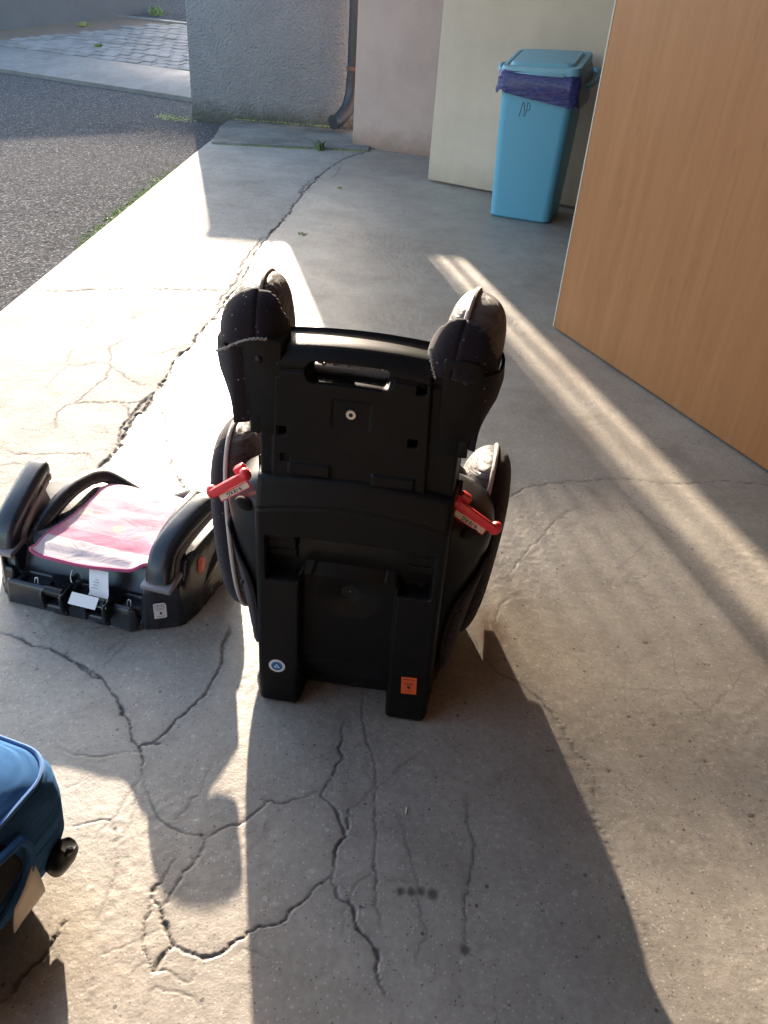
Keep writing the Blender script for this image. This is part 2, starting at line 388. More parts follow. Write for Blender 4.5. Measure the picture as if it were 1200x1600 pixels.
CRACKS = [
(5,[-368,7081,-500,6763,-588,6383,-637,5961,-664,5694,-682,5430,-691,5104,-698,4825,-708,4571,-722,4390,-734,4220,-742,4017,-734,3834,-730,3702,-724,3560,-726,3424,-744,3293,-740,3190,-746,3098,-758,3001,-763,2917,-757,2820,-767,2736,-788,2660,-778,2565,-779,2484,-785,2406,-782,2342,-778,2272,-788,2203,-788,2151,-788,2096,-785,2025,-791,1970,-796,1929,-802,1868,-810,1815,-821,1764]),
(2.2,[-681,5835,-711,5496,-686,5245,-708,5030]),
(2.5,[-756,4289,-771,4089,-773,3844,-758,3646,-754,3479,-767,3354,-761,3225]),
(2.5,[-729,3139,-727,3217,-765,3305]),
(4,[-788,2380,-797,2301,-800,2179,-807,2106,-794,2035]),
(3,[-775,2319,-733,2257,-687,2177,-678,2115,-655,2059,-625,1968,-607,1916,-579,1868,-544,1816,-521,1784]),
(2.3,[-1532,3223,-1371,3280,-1200,3340,-1019,3386,-884,3402,-771,3422]),
(1.6,[-1118,2519,-1074,2547,-1037,2575,-991,2554,-951,2505,-897,2465,-836,2426,-799,2415]),
(1.6,[-1014,2801,-1037,2719,-1009,2621,-983,2527,-980,2453,-993,2310,-1007,2258,-1028,2183,-1010,2118,-987,2079]),
(1,[-1165,2802,-1196,2937,-1196,3064,-1161,3208]),
(1.4,[-900,2643,-863,2681,-827,2731,-780,2773]),
(1.4,[-1208,2182,-1185,2194,-1163,2174]),
(1.8,[-1004,2250,-940,2270,-872,2283,-825,2291,-802,2312,-786,2383]),
(2.4,[-863,2276,-826,2251,-803,2185,-780,2144]),
(1.6,[-1101,1943,-1043,1926,-975,1931,-909,1942,-863,1956,-816,1912]),
(1.4,[-1064,1860,-1035,1877,-989,1872,-976,1918]),
(1,[-1125,2537,-1134,2478,-1139,2404,-1126,2353]),
(1,[-1128,2721,-1159,2672,-1140,2534]),
(2.4,[-773,1207,-735,1197,-696,1182,-655,1177,-620,1153,-573,1132,-527,1110,-500,1075,-469,1037,-445,1008,-424,968,-408,948,-395,917,-388,890]),
(1.2,[-388,890,-362,847,-345,817,-316,798,-286,783,-264,779,-239,784]),
(1.9,[-407,950,-384,961,-367,985,-352,1018,-326,1060,-312,1108,-307,1157,-309,1213,-316,1281]),
(4.5,[-579,1131,-553,1112,-534,1109]),
(4,[-404,950,-388,957,-370,955]),
(3.5,[-305,1166,-309,1213,-313,1261]),
(1,[-533,1136,-517,1175,-506,1224]),
(1.1,[-539,924,-507,915,-483,919,-454,927,-405,936]),
(1.5,[-264,779,-243,778,-227,800,-202,812,-179,832,-157,860,-124,856,-98,869,-77,880]),
(1.6,[-242,775,-246,749,-261,726,-274,688,-280,666,-283,641]),
(1.6,[-286,735,-295,701,-305,685,-301,655,-300,626,-296,598,-279,577,-270,564,-253,566]),
(3,[-302,690,-300,675,-283,651,-275,637,-269,623,-253,601,-261,587,-266,565]),
(1.8,[-253,601,-233,594,-209,591,-184,600,-163,611,-143,629,-112,646,-96,664,-74,684,-58,711,-40,734]),
(3,[-40,734,-31,751,-32,786,-23,804,-33,827,-47,857,-71,874]),
(4,[-26,804,-20,835,-20,860]),
(2,[-71,874,-63,908,-48,930,-46,966,-51,995,-44,1042]),
(2.6,[-39,729,-22,704,-5,684,6,660,27,643,38,615,49,580,56,559]),
(1,[-13,689,-13,664,-16,644]),
(1,[-387,884,-393,850,-406,799,-418,757]),
(1,[-404,793,-385,765,-374,732,-369,685,-374,644,-376,615,-375,592]),
(1.2,[-503,846,-483,864]),
(1.6,[-468,787,-450,788,-407,794]),
(1,[-389,890,-379,814,-377,772,-386,754]),
(0.9,[-345,585,-301,607,-278,623]),
(1.1,[-217,586,-215,560,-223,555,-248,566]),
(0.9,[-152,605,-133,599,-107,586]),
(0.9,[-266,547,-210,539,-185,524]),
(3,[-462,510,-447,533,-440,560,-426,592,-420,625]),
(0.9,[-348,554,-340,537,-338,513]),
(0.9,[-274,915,-273,862,-287,829,-305,796]),
(1,[-288,576,-306,561,-302,528]),
(0.9,[-274,502,-270,530,-266,547]),
(1.4,[198,1270,236,1246,265,1206,309,1184,350,1137,378,1078,391,1016,410,983,415,935,409,866,419,817,427,777]),
(0.8,[427,777,424,732,443,710,448,681,459,645]),
(1.3,[-14,1143,-14,1084,6,1003,19,953,25,905,27,845,31,789,32,737,41,700,49,660]),
(0.9,[31,910,70,950,103,987]),
(1,[-14,856,6,881,21,909,-5,951]),
(1.1,[66,845,76,807,89,774,96,730,105,688,108,653,100,609]),
(1.2,[185,890,186,838,191,810,187,776,179,737,174,699,170,658,172,631]),
(0.8,[46,732,87,732]),
(1.2,[-10,696,5,722,24,742]),
(1.5,[321,1863,337,1886,397,1958,487,2004,584,2028,683,2051,754,2054,809,2051,891,2063,970,2088,1061,2097,1137,2086,1219,2091]),
(1.1,[301,1529,340,1598,396,1685,440,1763,501,1836,555,1897]),
(1,[270,1371,280,1418,298,1458]),
(1.5,[-521,6488,-523,6191,-551,5907]),
]

# ---------------------------------------------------------------- the ground
_main = np.array(CRACKS[0][1], float).reshape(-1, 2) / 1000
_o = np.argsort(_main[:, 1]); XC_Y = _main[_o, 1]; XC_X = _main[_o, 0]
XC_Y = np.concatenate([[0.2, 1.25], XC_Y, [8.3]]); XC_X = np.concatenate([[-1.05, -1.0], XC_X, [-0.25]])
def xc(y): return np.interp(y, XC_Y, XC_X)
def xa(y): return -1.56 - 0.02 * (y - 3)
STAINS = [(.075, .714, .006), (.092, .715, .0065), (.107, .717, .0065), (.125, .714, .008), (.172, .631, .007), (.688, .906, .004), (.60, 1.338, .004),
          (.52, 1.02, .003), (.56, 1.10, .003), (.45, .98, .003), (.64, 1.02, .003), (-1.05, 3.02, .012)]
def floor_relief(x, y, res=.0016):
    n = len(x); depth = np.zeros(n); crack = np.zeros(n); stain = np.zeros(n)
    s = np.clip(0.55 + y * 0.22, 0.6, 1.6)
    wx = x + fnoise(x * 26, y * 26, 3, 4) * 0.032 * s + fnoise(x * 140, y * 140, 9, 2) * 0.0055
    wy = y + fnoise(x * 26, y * 26, 5, 4) * 0.032 * s + fnoise(x * 140, y * 140, 11, 2) * 0.0055
    wv = 0.45 + 1.1 * vnoise(x * 23, y * 23, 21)
    chip = vnoise(x * 60, y * 60, 31)
    for w, L in CRACKS:
        P = np.array(L, float).reshape(-1, 2) / 1000; hw = w * 0.001
        pad = hw * 8 + 0.03
        sel = np.nonzero((wx > P[:, 0].min() - pad) & (wx < P[:, 0].max() + pad) & (wy > P[:, 1].min() - pad) & (wy < P[:, 1].max() + pad))[0]
        if not len(sel): continue
        px = wx[sel]; py = wy[sel]; d = np.full(len(sel), 9.0)
        for a, b in zip(P[:-1], P[1:]):
            e = b - a; t = np.clip(((px - a[0]) * e[0] + (py - a[1]) * e[1]) / (e @ e + 1e-12), 0, 1)
            d = np.minimum(d, np.hypot(px - a[0] - e[0] * t, py - a[1] - e[1] * t))
        ww = hw * (wv[sel] if w >= 2.4 else 0.55 + 0.45 * wv[sel])
        if w >= 2.4: ww = ww * (0.45 + 1.1 * (chip[sel] > 0.55))
        tl = np.clip(np.minimum(np.hypot(px - P[0, 0], py - P[0, 1]), np.hypot(px - P[-1, 0], py - P[-1, 1])) / 0.06, 0.25, 1)
        w0 = ww * 0.78 * (0.4 + 0.6 * tl); ww = np.maximum(w0, res * 0.8 + 0.0004 * y[sel])
        fade = (0.5 if w < 1.15 else 0.72 if w < 1.7 else 1.0) * (0.3 + 0.7 * tl) * np.clip(0.3 + w0 / ww, 0, 1)
        c = np.clip(1.35 - d / ww, 0, 1)
        depth[sel] = np.maximum(depth[sel], c * min(1.3 * hw, 0.0055) * (0.4 + 0.6 * fade))
        crack[sel] = np.maximum(crack[sel], np.clip(1.5 - d / (ww * 1.0), 0, 1) * fade)
        stain[sel] = np.maximum(stain[sel], (0.55 if w > 1.7 else 0.32) * np.exp(-d / (hw * 3.5 + 0.004)) * (0.3 + vnoise(px * 30, py * 30, 41)))
    for sx, sy, r in STAINS:
        d = np.hypot(x - sx + fnoise(x * 200, y * 200, 2) * 0.004, y - sy); k = np.clip(1.6 - d / r, 0, 1)
        stain = np.maximum(stain, k * 1.2); depth = np.maximum(depth, k * 0.0015)
    # worn, rougher patches of the surface
    rough = np.clip((fnoise(x * 3.1, y * 3.1, 71, 4) - 0.02) * 5, 0, 1)
    z = -depth + fnoise(x * 2.0, y * 2.0, 51, 3) * 0.004 + fnoise(x * 75, y * 75, 61, 3) * 0.0016 * (0.4 + rough)
    stain = np.maximum(stain, 0.32 * np.clip((fnoise(x * 1.7, y * 1.7, 81, 5) - 0.10) * 4, 0, 1))
    rust = np.clip(1.3 - np.hypot((x - .248) / 0.045, (y - 1.335) / 0.075), 0, 1) * (0.4 + vnoise(x * 50, y * 50, 91))
    return z, crack, stain, np.clip(rust, 0, 1)

ys = [0.40]
while ys[-1] < 8.25:
    y = ys[-1]; ys.append(y + min(1.05 * (y * y + 1.39) / 944, 0.014))
ROWS = np.array(ys)
def strip(name, x_of, T, rows, mat, skirt=False, res=.0016):
    nx, ny = len(T), len(rows)
    yy = np.repeat(rows, nx); xx = x_of(rows[:, None], T[None, :]).reshape(-1)
    z, c, s, ru = floor_relief(xx, yy, res)
    if skirt:
        z2 = z.reshape(ny, nx); z2[:, 0] = -0.05; z = z2.reshape(-1)
    return grid_mesh(name, np.stack([xx, yy, z], -1), nx, ny, mat, None, None, {'crack': c, 'stain': s, 'rust': ru})
xs = [-0.80]
while xs[-1] < 1.75:
    x = xs[-1]; xs.append(x + (0.0027 if -0.55 < x < 0.45 else 0.0055))
T = np.array(xs) + 0.80
gf = strip('garage_floor', lambda y, t: xc(y) + t / T[-1] * (1.8 - xc(y)), T, ROWS, M_FLOOR)
tag(gf, 'cracked grey concrete floor of the open garage', 'floor', kind='structure')
TA = np.concatenate([[0, 0.0005], np.linspace(0.004, 1, 230)])
jrow = np.searchsorted(ROWS, 3.34)
def apron_x(y, t): return xa(y) + t * (xc(y) - xa(y))
lim = np.searchsorted(ROWS, 7.2)
a1 = strip('apron_slab', apron_x, TA, ROWS[:jrow + 1], M_APRON, True, .0024)
tag(a1, 'near pale concrete apron slab crazed with cracks, beside the pink booster', 'slab', kind='structure')
a2 = strip('apron_slab', apron_x, TA, ROWS[jrow:lim], M_APRON, True, .0024)
tag(a2, 'far pale concrete apron slab between the joint and the grey stucco wall', 'slab', kind='structure')
# the rest of the garage floor, out of the detailed area
for (x0, x1, y0, y1, lab_) in ((1.8, 4.2, -3.2, 8.25, 'plain concrete floor behind the wooden door leaf'), (-1.05, 1.8, -3.2, 0.40, 'plain concrete floor under and behind the viewer')):
    b = box('garage_floor', (x1 - x0, y1 - y0, 0.1), ((x0 + x1) / 2, (y0 + y1) / 2, -0.0505), M_FLOOR); tag(b, lab_, 'floor', kind='structure')
# asphalt lane
ax = np.linspace(-5.4, -1.2, 440); ay = np.linspace(1.9, 10.6, 560)
X, Y = np.meshgrid(ax, ay); X = X.reshape(-1); Y = Y.reshape(-1)
edge = np.exp(-np.abs(X - xa(Y) + 0.03) / 0.05) * (vnoise(X * 9, Y * 9, 7) > 0.45) * (Y > 3.9) * (Y < 6.3) * 0.8
Z = -0.022 + fnoise(X * 1.2, Y * 1.2, 12, 3) * 0.012 + fnoise(X * 60, Y * 60, 13, 2) * 0.010
rp_n = np.array([.413, .911]); rp_p = np.array([-2.38, 9.24])
Z = Z - np.clip((X - rp_p[0]) * rp_n[0] + (Y - rp_p[1]) * rp_n[1] - 0.05, 0, 1) * 0.6
asp = grid_mesh('asphalt_road', np.stack([X, Y, Z], -1), 440, 560, M_ASPHALT, attrs={'stain': edge}); tag(asp, 'coarse grey asphalt lane beside the pale apron', 'road', kind='structure')
g = box('ground', (900, 900, 0.2), (0, 0, -0.20), M_ASPHALT); tag(g, 'open ground stretching away around the yard', 'ground', kind='structure')

# far bank: kerb strip, pavers, dirt, wall (a drive that climbs gently)
K = 0.14; rp_d = np.array([.911, -.413])
def ramp(al, up, dz=0.0):
    p = rp_p + rp_d * al + rp_n * up
    return (p[0], p[1], K * max(up, 0) + dz)
slope = math.atan(K); rz = math.atan2(rp_d[1], rp_d[0])
RAMP_M = Matrix.Rotation(rz, 4, 'Z') @ Matrix.Rotation(slope, 4, 'X')
def ramp_sheet(name, poly, dz, mat, thick=0.1, bev=0.0):
    bm = bmesh.new(); bm_prism(bm, [(a, u * math.sqrt(1 + K * K)) for a, u in poly], dz - thick, dz, bev)
    bmesh.ops.transform(bm, matrix=Matrix.Translation((rp_p[0], rp_p[1], 0)) @ RAMP_M, verts=bm.verts)
    return bm_obj(name, bm, mat)
o = ramp_sheet('drive_bed', [(-9, 0.3), (2.5, 0.3), (2.5, 9), (-9, 9)], -0.012, M_JOINT, 0.3); tag(o, 'dark sand bed under the sloping paved drive', 'ground', kind='structure')
o = ramp_sheet('dirt', [(-9, 0.84), (-4.15, 0.90), (-3.9, 1.35), (-3.4, 2.05), (-2.75, 3.2), (-9, 3.2)], -0.004, M_DIRT, 0.05); tag(o, 'brown earth strip between the pavers and the dark grey wall', 'ground', kind='structure')
o = ramp_sheet('kerb_strip', [(-7, 0.0), (-3.6, 0.0), (0, 0.0), (1.8, 0.0), (1.8, 0.92), (-0.9, 0.92), (-3.6, 0.88), (-7, 0.8)], 0.02, M_KERB, 0.2, 0.008); tag(o, 'pale concrete strip between asphalt lane and pavers', 'kerb', kind='structure')
pv = thing('paver_drive', 'weathered block paving on the slope behind the pale concrete strip', 'paving', (rp_p[0], rp_p[1], 0))
pv.rotation_euler = RAMP_M.to_euler(); pv['kind'] = 'structure'
def make_paver_mat():
    m = Mat('paver_grey'); oi = m.n('ShaderNodeObjectInfo').outputs['Random']
    base = m.mix(oi, (0.17, 0.167, 0.162), (0.25, 0.245, 0.238))
    base = m.mix(m.ramp(m.noise(30, 4), [(0.45, 0.0), (0.8, 0.5)]), base, (0.16, 0.15, 0.14))
    m.P(Base_Color=base, Roughness=0.8); m.b.inputs['Specular IOR Level'].default_value = 0.25; m.bump(m.noise(120, 3), 0.4, 0.003); return m.m
M_PAVER = make_paver_mat()
bm = bmesh.new(); bm_box(bm, (0.184, 0.128, 0.06), (0, 0, -0.03), None, 0.006, 1)
me = bpy.data.meshes.new('paver'); bm.to_mesh(me); bm.free(); me.materials.append(M_PAVER)
cnt = 0; sq = math.sqrt(1 + K * K)
for r in range(15):
    for c in range(22):
        al = -4.0 + c * 0.2 + (0.1 if r % 2 else 0) + random.uniform(-.004, .004); up = 1.02 + r * 0.146
        left = -4.05 + (up - 1.0) * 0.60 + random.uniform(-.1, .1)
        if al < left or al > 0.1 or cnt >= 300: continue
        p = bpy.data.objects.new('paver', me); col.objects.link(p); p.parent = pv; cnt += 1
        p.location = (al, up * sq, 0.016 + random.uniform(-.006, .006)); p.rotation_euler = (R(random.uniform(-1.5, 1.5)), R(random.uniform(-1, 1)), R(random.uniform(-1.2, 1.2)))
o = ramp_sheet('concrete_edging', [(-4.4, 3.20), (0.4, 3.20), (0.4, 3.27), (-4.4, 3.27)], 0.02, M_KERB, 0.1); tag(o, 'thin pale edging line at the top of the block paving', 'kerb', kind='structure')
o = ramp_sheet('upper_lane', [(-9, 3.27), (2.5, 3.27), (2.5, 9), (-9, 9)], 0.004, M_ASPHALT, 0.02); tag(o, 'grey upper lane behind the block paving', 'road', kind='structure')
wl = [(-6.6, -1.8), (-4.52, 1.65), (-3.59, 3.69), (-3.75, 3.80), (-4.70, 1.75), (-6.8, -1.7)]
bm = bmesh.new(); P2 = [tuple(rp_p + rp_d * a + rp_n * u) for a, u in wl]
bm_prism(bm, P2, -0.1, 2.0, 0.0); o = bm_obj('grey_wall', bm, M_GREYWALL, smooth=False)
tag(o, 'smooth dark grey wall at the top left, end-on beside the block paving', 'wall')
# unseen house added down the lane to shade the far lane and drive
hs = thing('shade_house', 'added house out of view, placed to shade the far lane', 'house', (-15.2, 36, 0))
box('wall', (12, 8, 6.6), (0, 0, 3.3), M_STUCCO, hs)
bm = bmesh.new(); bm_prism(bm, [(-4.6, 6.6), (4.6, 6.6), (0, 8.4)], -6.3, 6.3, 0, M=Matrix.Rotation(R(90), 4, 'Z') @ Matrix.Rotation(R(90), 4, 'X'))
bm_obj('roof', bm, M_PIPE, hs, smooth=False)

# ---------------------------------------------------------------- walls by the garage
st = thing('stucco_wall', 'low grey roughcast stucco wall beyond the apron, mossy along its foot', 'wall', (0, 0, 0))
WTOP = 1.07
bm = bmesh.new(); bm_prism(bm, [(-2.055, 8.06), (-0.40, 8.06), (-0.40, 8.42), (-2.02, 8.42)], -0.1, WTOP, 0.012)
bm_obj('masonry', bm, M_STUCCO, st)
box('coping', (1.75, 0.42, 0.05), (-1.19, 8.24, WTOP + 0.026), M_KERB, st, bev=0.008)
sc = thing('shade_screen', 'added slatted screen above the stucco wall, unseen, shaping the sun bands', 'screen', (0, 0, 0))  # added out of view; its slats and bars shape the floor's sun bands
box('post', (0.03, 0.04, 0.9), (-1.775, 8.24, WTOP + 0.05 + 0.45), M_SLATE, sc)
box('post', (0.05, 0.05, 0.95), (-0.985, 8.24, WTOP + 0.05 + 0.475), M_SLATE, sc)
for k in range(11): box('slat', (0.70, 0.02, 0.064), (-1.35, 8.24, WTOP + 0.085 + k * 0.066), M_SLATE, sc)
box('rail', (0.74, 0.03, 0.05), (-1.36, 8.26, WTOP + 0.70), M_SLATE, sc)
box('rail', (0.74, 0.03, 0.05), (-1.36, 8.26, WTOP + 1.62), M_SLATE, sc)
for k in range(9):       # upright bars above the slats, thick ones low, thin ones carried on up
    box('bar', (0.052, 0.02, 0.36), (-1.66 + k * 0.082, 8.24, WTOP + 0.91), M_SLATE, sc)
    box('bar', (0.026, 0.016, 0.62), (-1.64 + k * 0.085, 8.24, WTOP + 1.33), M_SLATE, sc)
for x in (-0.93, -0.85, -0.75): box('bar', (0.024, 0.02, 1.60), (x, 8.24, WTOP + 0.83), M_SLATE, sc)  # added in the gap to stripe and dim the sun streak
lg = bmesh.new(); bm_prism(lg, [(-1.60, 6.84), (-0.99, 6.93), (-0.36, 7.05), (-0.36, 8.06), (-1.70, 8.06), (-1.69, 7.6)], -0.1, 0.018, 0.006)
o = bm_obj('concrete_ledge', lg, M_LEDGE); tag(o, 'low worn concrete ledge at the foot of the stucco wall', 'ledge')
pk = thing('pink_wall', 'tall pinkish rendered pier beside the drainpipe', 'wall', (0, 0, 0))
bm = bmesh.new(); bm_prism(bm, [(-0.51, 7.26), (0.60, 6.87), (4.4, 6.87), (4.4, 7.25), (0.65, 7.25), (-0.45, 7.62)], -0.1, 5.2, 0.006); bm_obj('masonry', bm, M_PINK, pk)
dp = thing('drainpipe', 'dark drainpipe with a bent shoe in the corner by the pink pier', 'pipe', (0, 0, 0))
tube('pipe', [(-0.575, 7.90, 5.0), (-0.575, 7.90, 0.42)], 0.052, M_PIPE, dp, 16)
tube('shoe', smooth_path([(-0.575, 7.90, 0.44), (-0.58, 7.89, 0.32), (-0.61, 7.84, 0.20), (-0.68, 7.75, 0.12), (-0.72, 7.70, 0.105)], 5), [0.058] * 20 + [0.060], M_PIPE, dp, 16)
tube('bracket', [(-0.575, 7.90, 0.50), (-0.575, 7.90, 0.53)], 0.060, M_RUSTBAND, dp, 16)

def leaf_door(name, label, a, b, length, thick, z0, z1, mat, edge=None):
    a = Vector((*a, 0)); b = Vector((*b, 0)); d = (b - a).normalized(); ang = math.degrees(math.atan2(d.y, d.x))
    t = thing(name, label, 'door', (a.x, a.y, 0), ang)
    box('panel', (length, thick, z1 - z0), (length / 2 + (0.004 if edge else 0), thick / 2, (z0 + z1) / 2), mat, t, bev=0.002, seg=1)
    if edge: box('edge_band', (0.008, thick + 0.003, z1 - z0), (0.0, thick / 2, (z0 + z1) / 2), edge, t, bev=0.001, seg=1)
    for z in (0.35, 1.0, 1.75): box('hinge', (0.014, 0.014, 0.09), (length + 0.008, thick / 2, z), M_STEEL, t, bev=0.003)
    return t
leaf_door('cream_door', 'open cream painted garage door leaf behind the blue bin', (0.12, 6.08), (1.08, 5.57), 1.45, 0.045, 0.014, 2.25, M_CREAM)
leaf_door('wood_door', 'open beech-coloured wooden door leaf at the right with a pale edge', (0.65, 3.28), (1.16, 2.16), 1.55, 0.042, 0.008, 2.25, M_WOOD, M_EDGE)
# garage shell around the camera, plus a pier added to darken the near floor
for nm, sz, lc, lab in (('garage_ceiling', (5.2, 10.2, 0.2), (1.75, 1.9, 2.55), 'plain ceiling of the garage overhead'),
                        ('garage_wall', (0.2, 10.2, 2.6), (4.1, 1.9, 1.2), 'plain side wall inside the garage'),
                        ('garage_wall', (0.25, 3.0, 2.6), (-1.15, -1.75, 1.2), 'added plain pier behind the viewer, darkening the near floor'),
                        ('garage_wall', (5.2, 0.2, 2.6), (1.75, -3.2, 1.2), 'plain back wall inside the garage')):
    o = box(nm, sz, lc, M_INNER); tag(o, lab, 'ceiling' if 'ceil' in nm else 'wall', kind='structure')

# ---------------------------------------------------------------- blue bin
bn = thing('waste_bin', 'tall light blue plastic waste bin in front of the cream door', 'bin', (0.675, 5.12, 0), -17.5)
BIN_DROP = 0.03
def rrect(w, d, r, cx=0, cy=0, z=0, n=6):
    out = []
    for sx, sy, a0 in ((1, 1, 0), (-1, 1, 90), (-1, -1, 180), (1, -1, 270)):
        for k in range(n + 1):
            a = R(a0 + 90 * k / n); out.append((cx + sx * (w / 2 - r) + r * math.cos(a), cy + sy * (d / 2 - r) + r * math.sin(a), z))
    return out
BD = 0.42
body = [rrect(.355, BD - .05, .045, 0, BD / 2, .002), rrect(.375, BD - .03, .05, 0, BD / 2, .012)]
for k in range(1, 9):
    t = k / 8; body.append(rrect(.375 + .055 * t, BD - .03 + .05 * t, .05, 0, BD / 2, (.012 + (.79 - BIN_DROP) * t)))
inner = [rrect(.418, BD + .008, .045, 0, BD / 2, .80 - BIN_DROP), rrect(.36, BD - .05, .04, 0, BD / 2, .05)]
rings('body', body + inner, M_BIN, bn, cap=True)
tube('handle', smooth_path([(.21, .10, .73), (.265, .22, .755), (.27, .42, .80), (.20, .52, .81), (-.20, .52, .81), (-.27, .42, .80), (-.262, .16, .80), (-.21, .08, .73)], 5), 0.016, M_BIN, bn, 10)
for s in (-1, 1): box('handle_lug', (.03, .07, .05), (s * .222, .10, .73), M_BIN, bn, bev=.008)

for pts in ([(-.085, .665), (-.079, .70), (-.072, .742)], [(-.072, .742), (-.062, .735), (-.058, .69), (-.060, .67)], [(-.045, .745), (-.046, .70), (-.052, .668)], [(-.045, .745), (-.030, .732), (-.029, .708), (-.046, .700)]):
    pp = smooth_path([(x, 0.0165 - z * 0.0329, z) for x, z in [(a, b - .095) for a, b in pts]], 4)

    tube('scribble', [p + Vector((0, -0.0016, 0)) for p in pp], 0.0017, M_INK, bn, 5)
# lid tips up towards the back
LM = Matrix.Translation((0, 0.0, .815 - BIN_DROP)) @ Matrix.Rotation(R(9), 4, 'X') @ Matrix.Rotation(R(-3.0), 4, 'Y')
def xf(ring, M): return [tuple(M @ Vector(p)) for p in ring]
L_ = [rrect(.445, BD + .03, .05, 0, BD / 2, -.012), rrect(.452, BD + .04, .055, 0, BD / 2, 0), rrect(.452, BD + .04, .055, 0, BD / 2, .030), rrect(.440, BD + .028, .05, 0, BD / 2, .044),
      rrect(.400, BD - .02, .045, 0, BD / 2, .047), rrect(.388, BD - .035, .045, 0, BD / 2, .041), rrect(.372, BD - .05, .045, 0, BD / 2, .041), rrect(.350, BD - .075, .045, 0, BD / 2, .056), rrect(.20, BD - .22, .04, 0, BD / 2, .060)]
ld = rings('lid', [xf(r, LM) for r in L_], M_BINLID, bn)
bm = bmesh.new(); bm_box(bm, (.30, .012, .018), (-.01, -.020, .012), None, .005); bmesh.ops.transform(bm, matrix=LM, verts=bm.verts); bm_obj('lid_lip', bm, M_BINLID, ld)
# liner
ln_r = []; nr = 64
def rr_pts(w, d, cx, cy):
    p = rrect(w, d, .06, cx, cy, 0, 15); return p
for k, (off, z) in enumerate([(0.012, .835), (.022, .815), (.026, .78), (.024, .745), (.030, .715), (.026, .700)]):
    base = rr_pts(.43 + 2 * off, BD + .02 + 2 * off, 0, BD / 2); ring = []
    for i, (x, y, _) in enumerate(base):
        t = i / len(base); wv = math.sin(t * 41 + k) * .004 + math.sin(t * 97 + 2 * k) * .002
        low = (-.022 * (x / .22) + .012 * math.sin(t * 30)) * (k / 5)
        ring.append((x * (1 + wv * 2.0), (y - BD / 2) * (1 + wv * 2.0) + BD / 2, z - BIN_DROP + low + (y / BD) * .05 * (1 - k / 5)))
    ln_r.append(ring)
lt = thing('bin_liner', 'shiny purple bin liner folded over the rim of the blue bin', 'bin liner', (0.675, 5.12, 0), -17.5)
rings('film', ln_r, M_LINER, lt, cap=False, sharp=None)

# ---------------------------------------------------------------- weeds and moss
def tuft(name, label, loc, n, h, spread, mat, cat='weed', group=None):
    v, f = [], []
    for i in range(n):
        a = random.uniform(0, 6.283); r = spread * random.random() ** .5; hh = h * random.uniform(.4, 1); w = .003 + h * .03
        bx, by = r * math.cos(a), r * math.sin(a); lx, ly = random.uniform(-1, 1) * hh * .8, random.uniform(-1, 1) * hh * .8
        px, py = -math.sin(a) * w, math.cos(a) * w; k = len(v)
        v += [(bx - px, by - py, 0), (bx + px, by + py, 0), (bx + lx * .4 + px * 1.6, by + ly * .4 + py * 1.6, hh * .6), (bx + lx * .4 - px * 1.6, by + ly * .4 - py * 1.6, hh * .6), (bx + lx, by + ly, hh)]
        f += [(k, k + 1, k + 2, k + 3), (k + 3, k + 2, k + 4)]
    o = py_obj(name, v, f, mat, None, False); o.location = loc; tag(o, label, cat, group); return o
tuft('weed', 'small bright green weed growing on the front edge of the ledge', (-0.75, 6.95, .0), 24, .09, .045, M_GRASS)
tuft('weed', 'low weed sprouting from the wide crack nearest the stucco wall', (-0.47, 5.62, -.004), 22, .014, .03, M_MOSS)
tuft('weed', 'low yellowish weed in the main crack just behind the car seat', (-0.56, 4.42, -.004), 22, .014, .03, M_MOSS)
tuft('weed', 'leafy weed at the foot of the dark grey wall end', ramp(-3.35, 3.55, .0), 40, .15, .12, M_GRASS)
tuft('weed', 'weed clump on the earth beside the grey wall', ramp(-3.75, 2.45, .0), 70, .06, .10, M_MOSS)
tuft('weed', 'weed tuft growing between two pavers', ramp(-2.55, 1.45, .01), 50, .05, .05, M_GRASS)
def moss_line(name, label, pts, n, w, mat):
    v, f = [], []
    for i in range(n):
        t = random.random() * (len(pts) - 1); k = int(t); u = t - k
        p = Vector(pts[k]).lerp(Vector(pts[k + 1]), u) + Vector((random.gauss(0, w), random.gauss(0, w), 0))
        r = random.uniform(.004, .013); h = r * random.uniform(.5, 1.3); a = random.uniform(0, 6.28); b = len(v)
        for q in range(4): v.append((p.x + r * math.cos(a + q * 1.571), p.y + r * math.sin(a + q * 1.571), p.z))
        v.append((p.x + random.uniform(-r, r) * .6, p.y + random.uniform(-r, r) * .6, p.z + h))
        f += [(b + q, b + (q + 1) % 4, b + 4) for q in range(4)]
    o = py_obj(name, v, f, mat, None, False); tag(o, label, 'moss', kind='stuff'); return o
moss_line('moss', 'green moss along the edge where asphalt meets the apron', [(-1.60, 4.1, -.02), (-1.61, 4.7, -.02), (-1.63, 5.5, -.02)], 420, .022, M_MOSS)
moss_line('moss', 'moss and leaf litter on the asphalt at the stucco wall corner', [(-2.35, 8.15, -.018), (-2.1, 7.95, -.018)], 160, .07, M_MOSS)
moss_line('moss', 'moss along the foot of the stucco wall and ledge', [(-1.66, 8.04, .018), (-.9, 8.04, .018), (-.72, 8.04, .018)], 260, .012, M_MOSS)
moss_line('moss', 'moss under the front edge of the ledge', [(-1.55, 6.84, .0), (-1.0, 6.92, .0), (-.4, 7.03, .0)], 150, .006, M_MOSS)

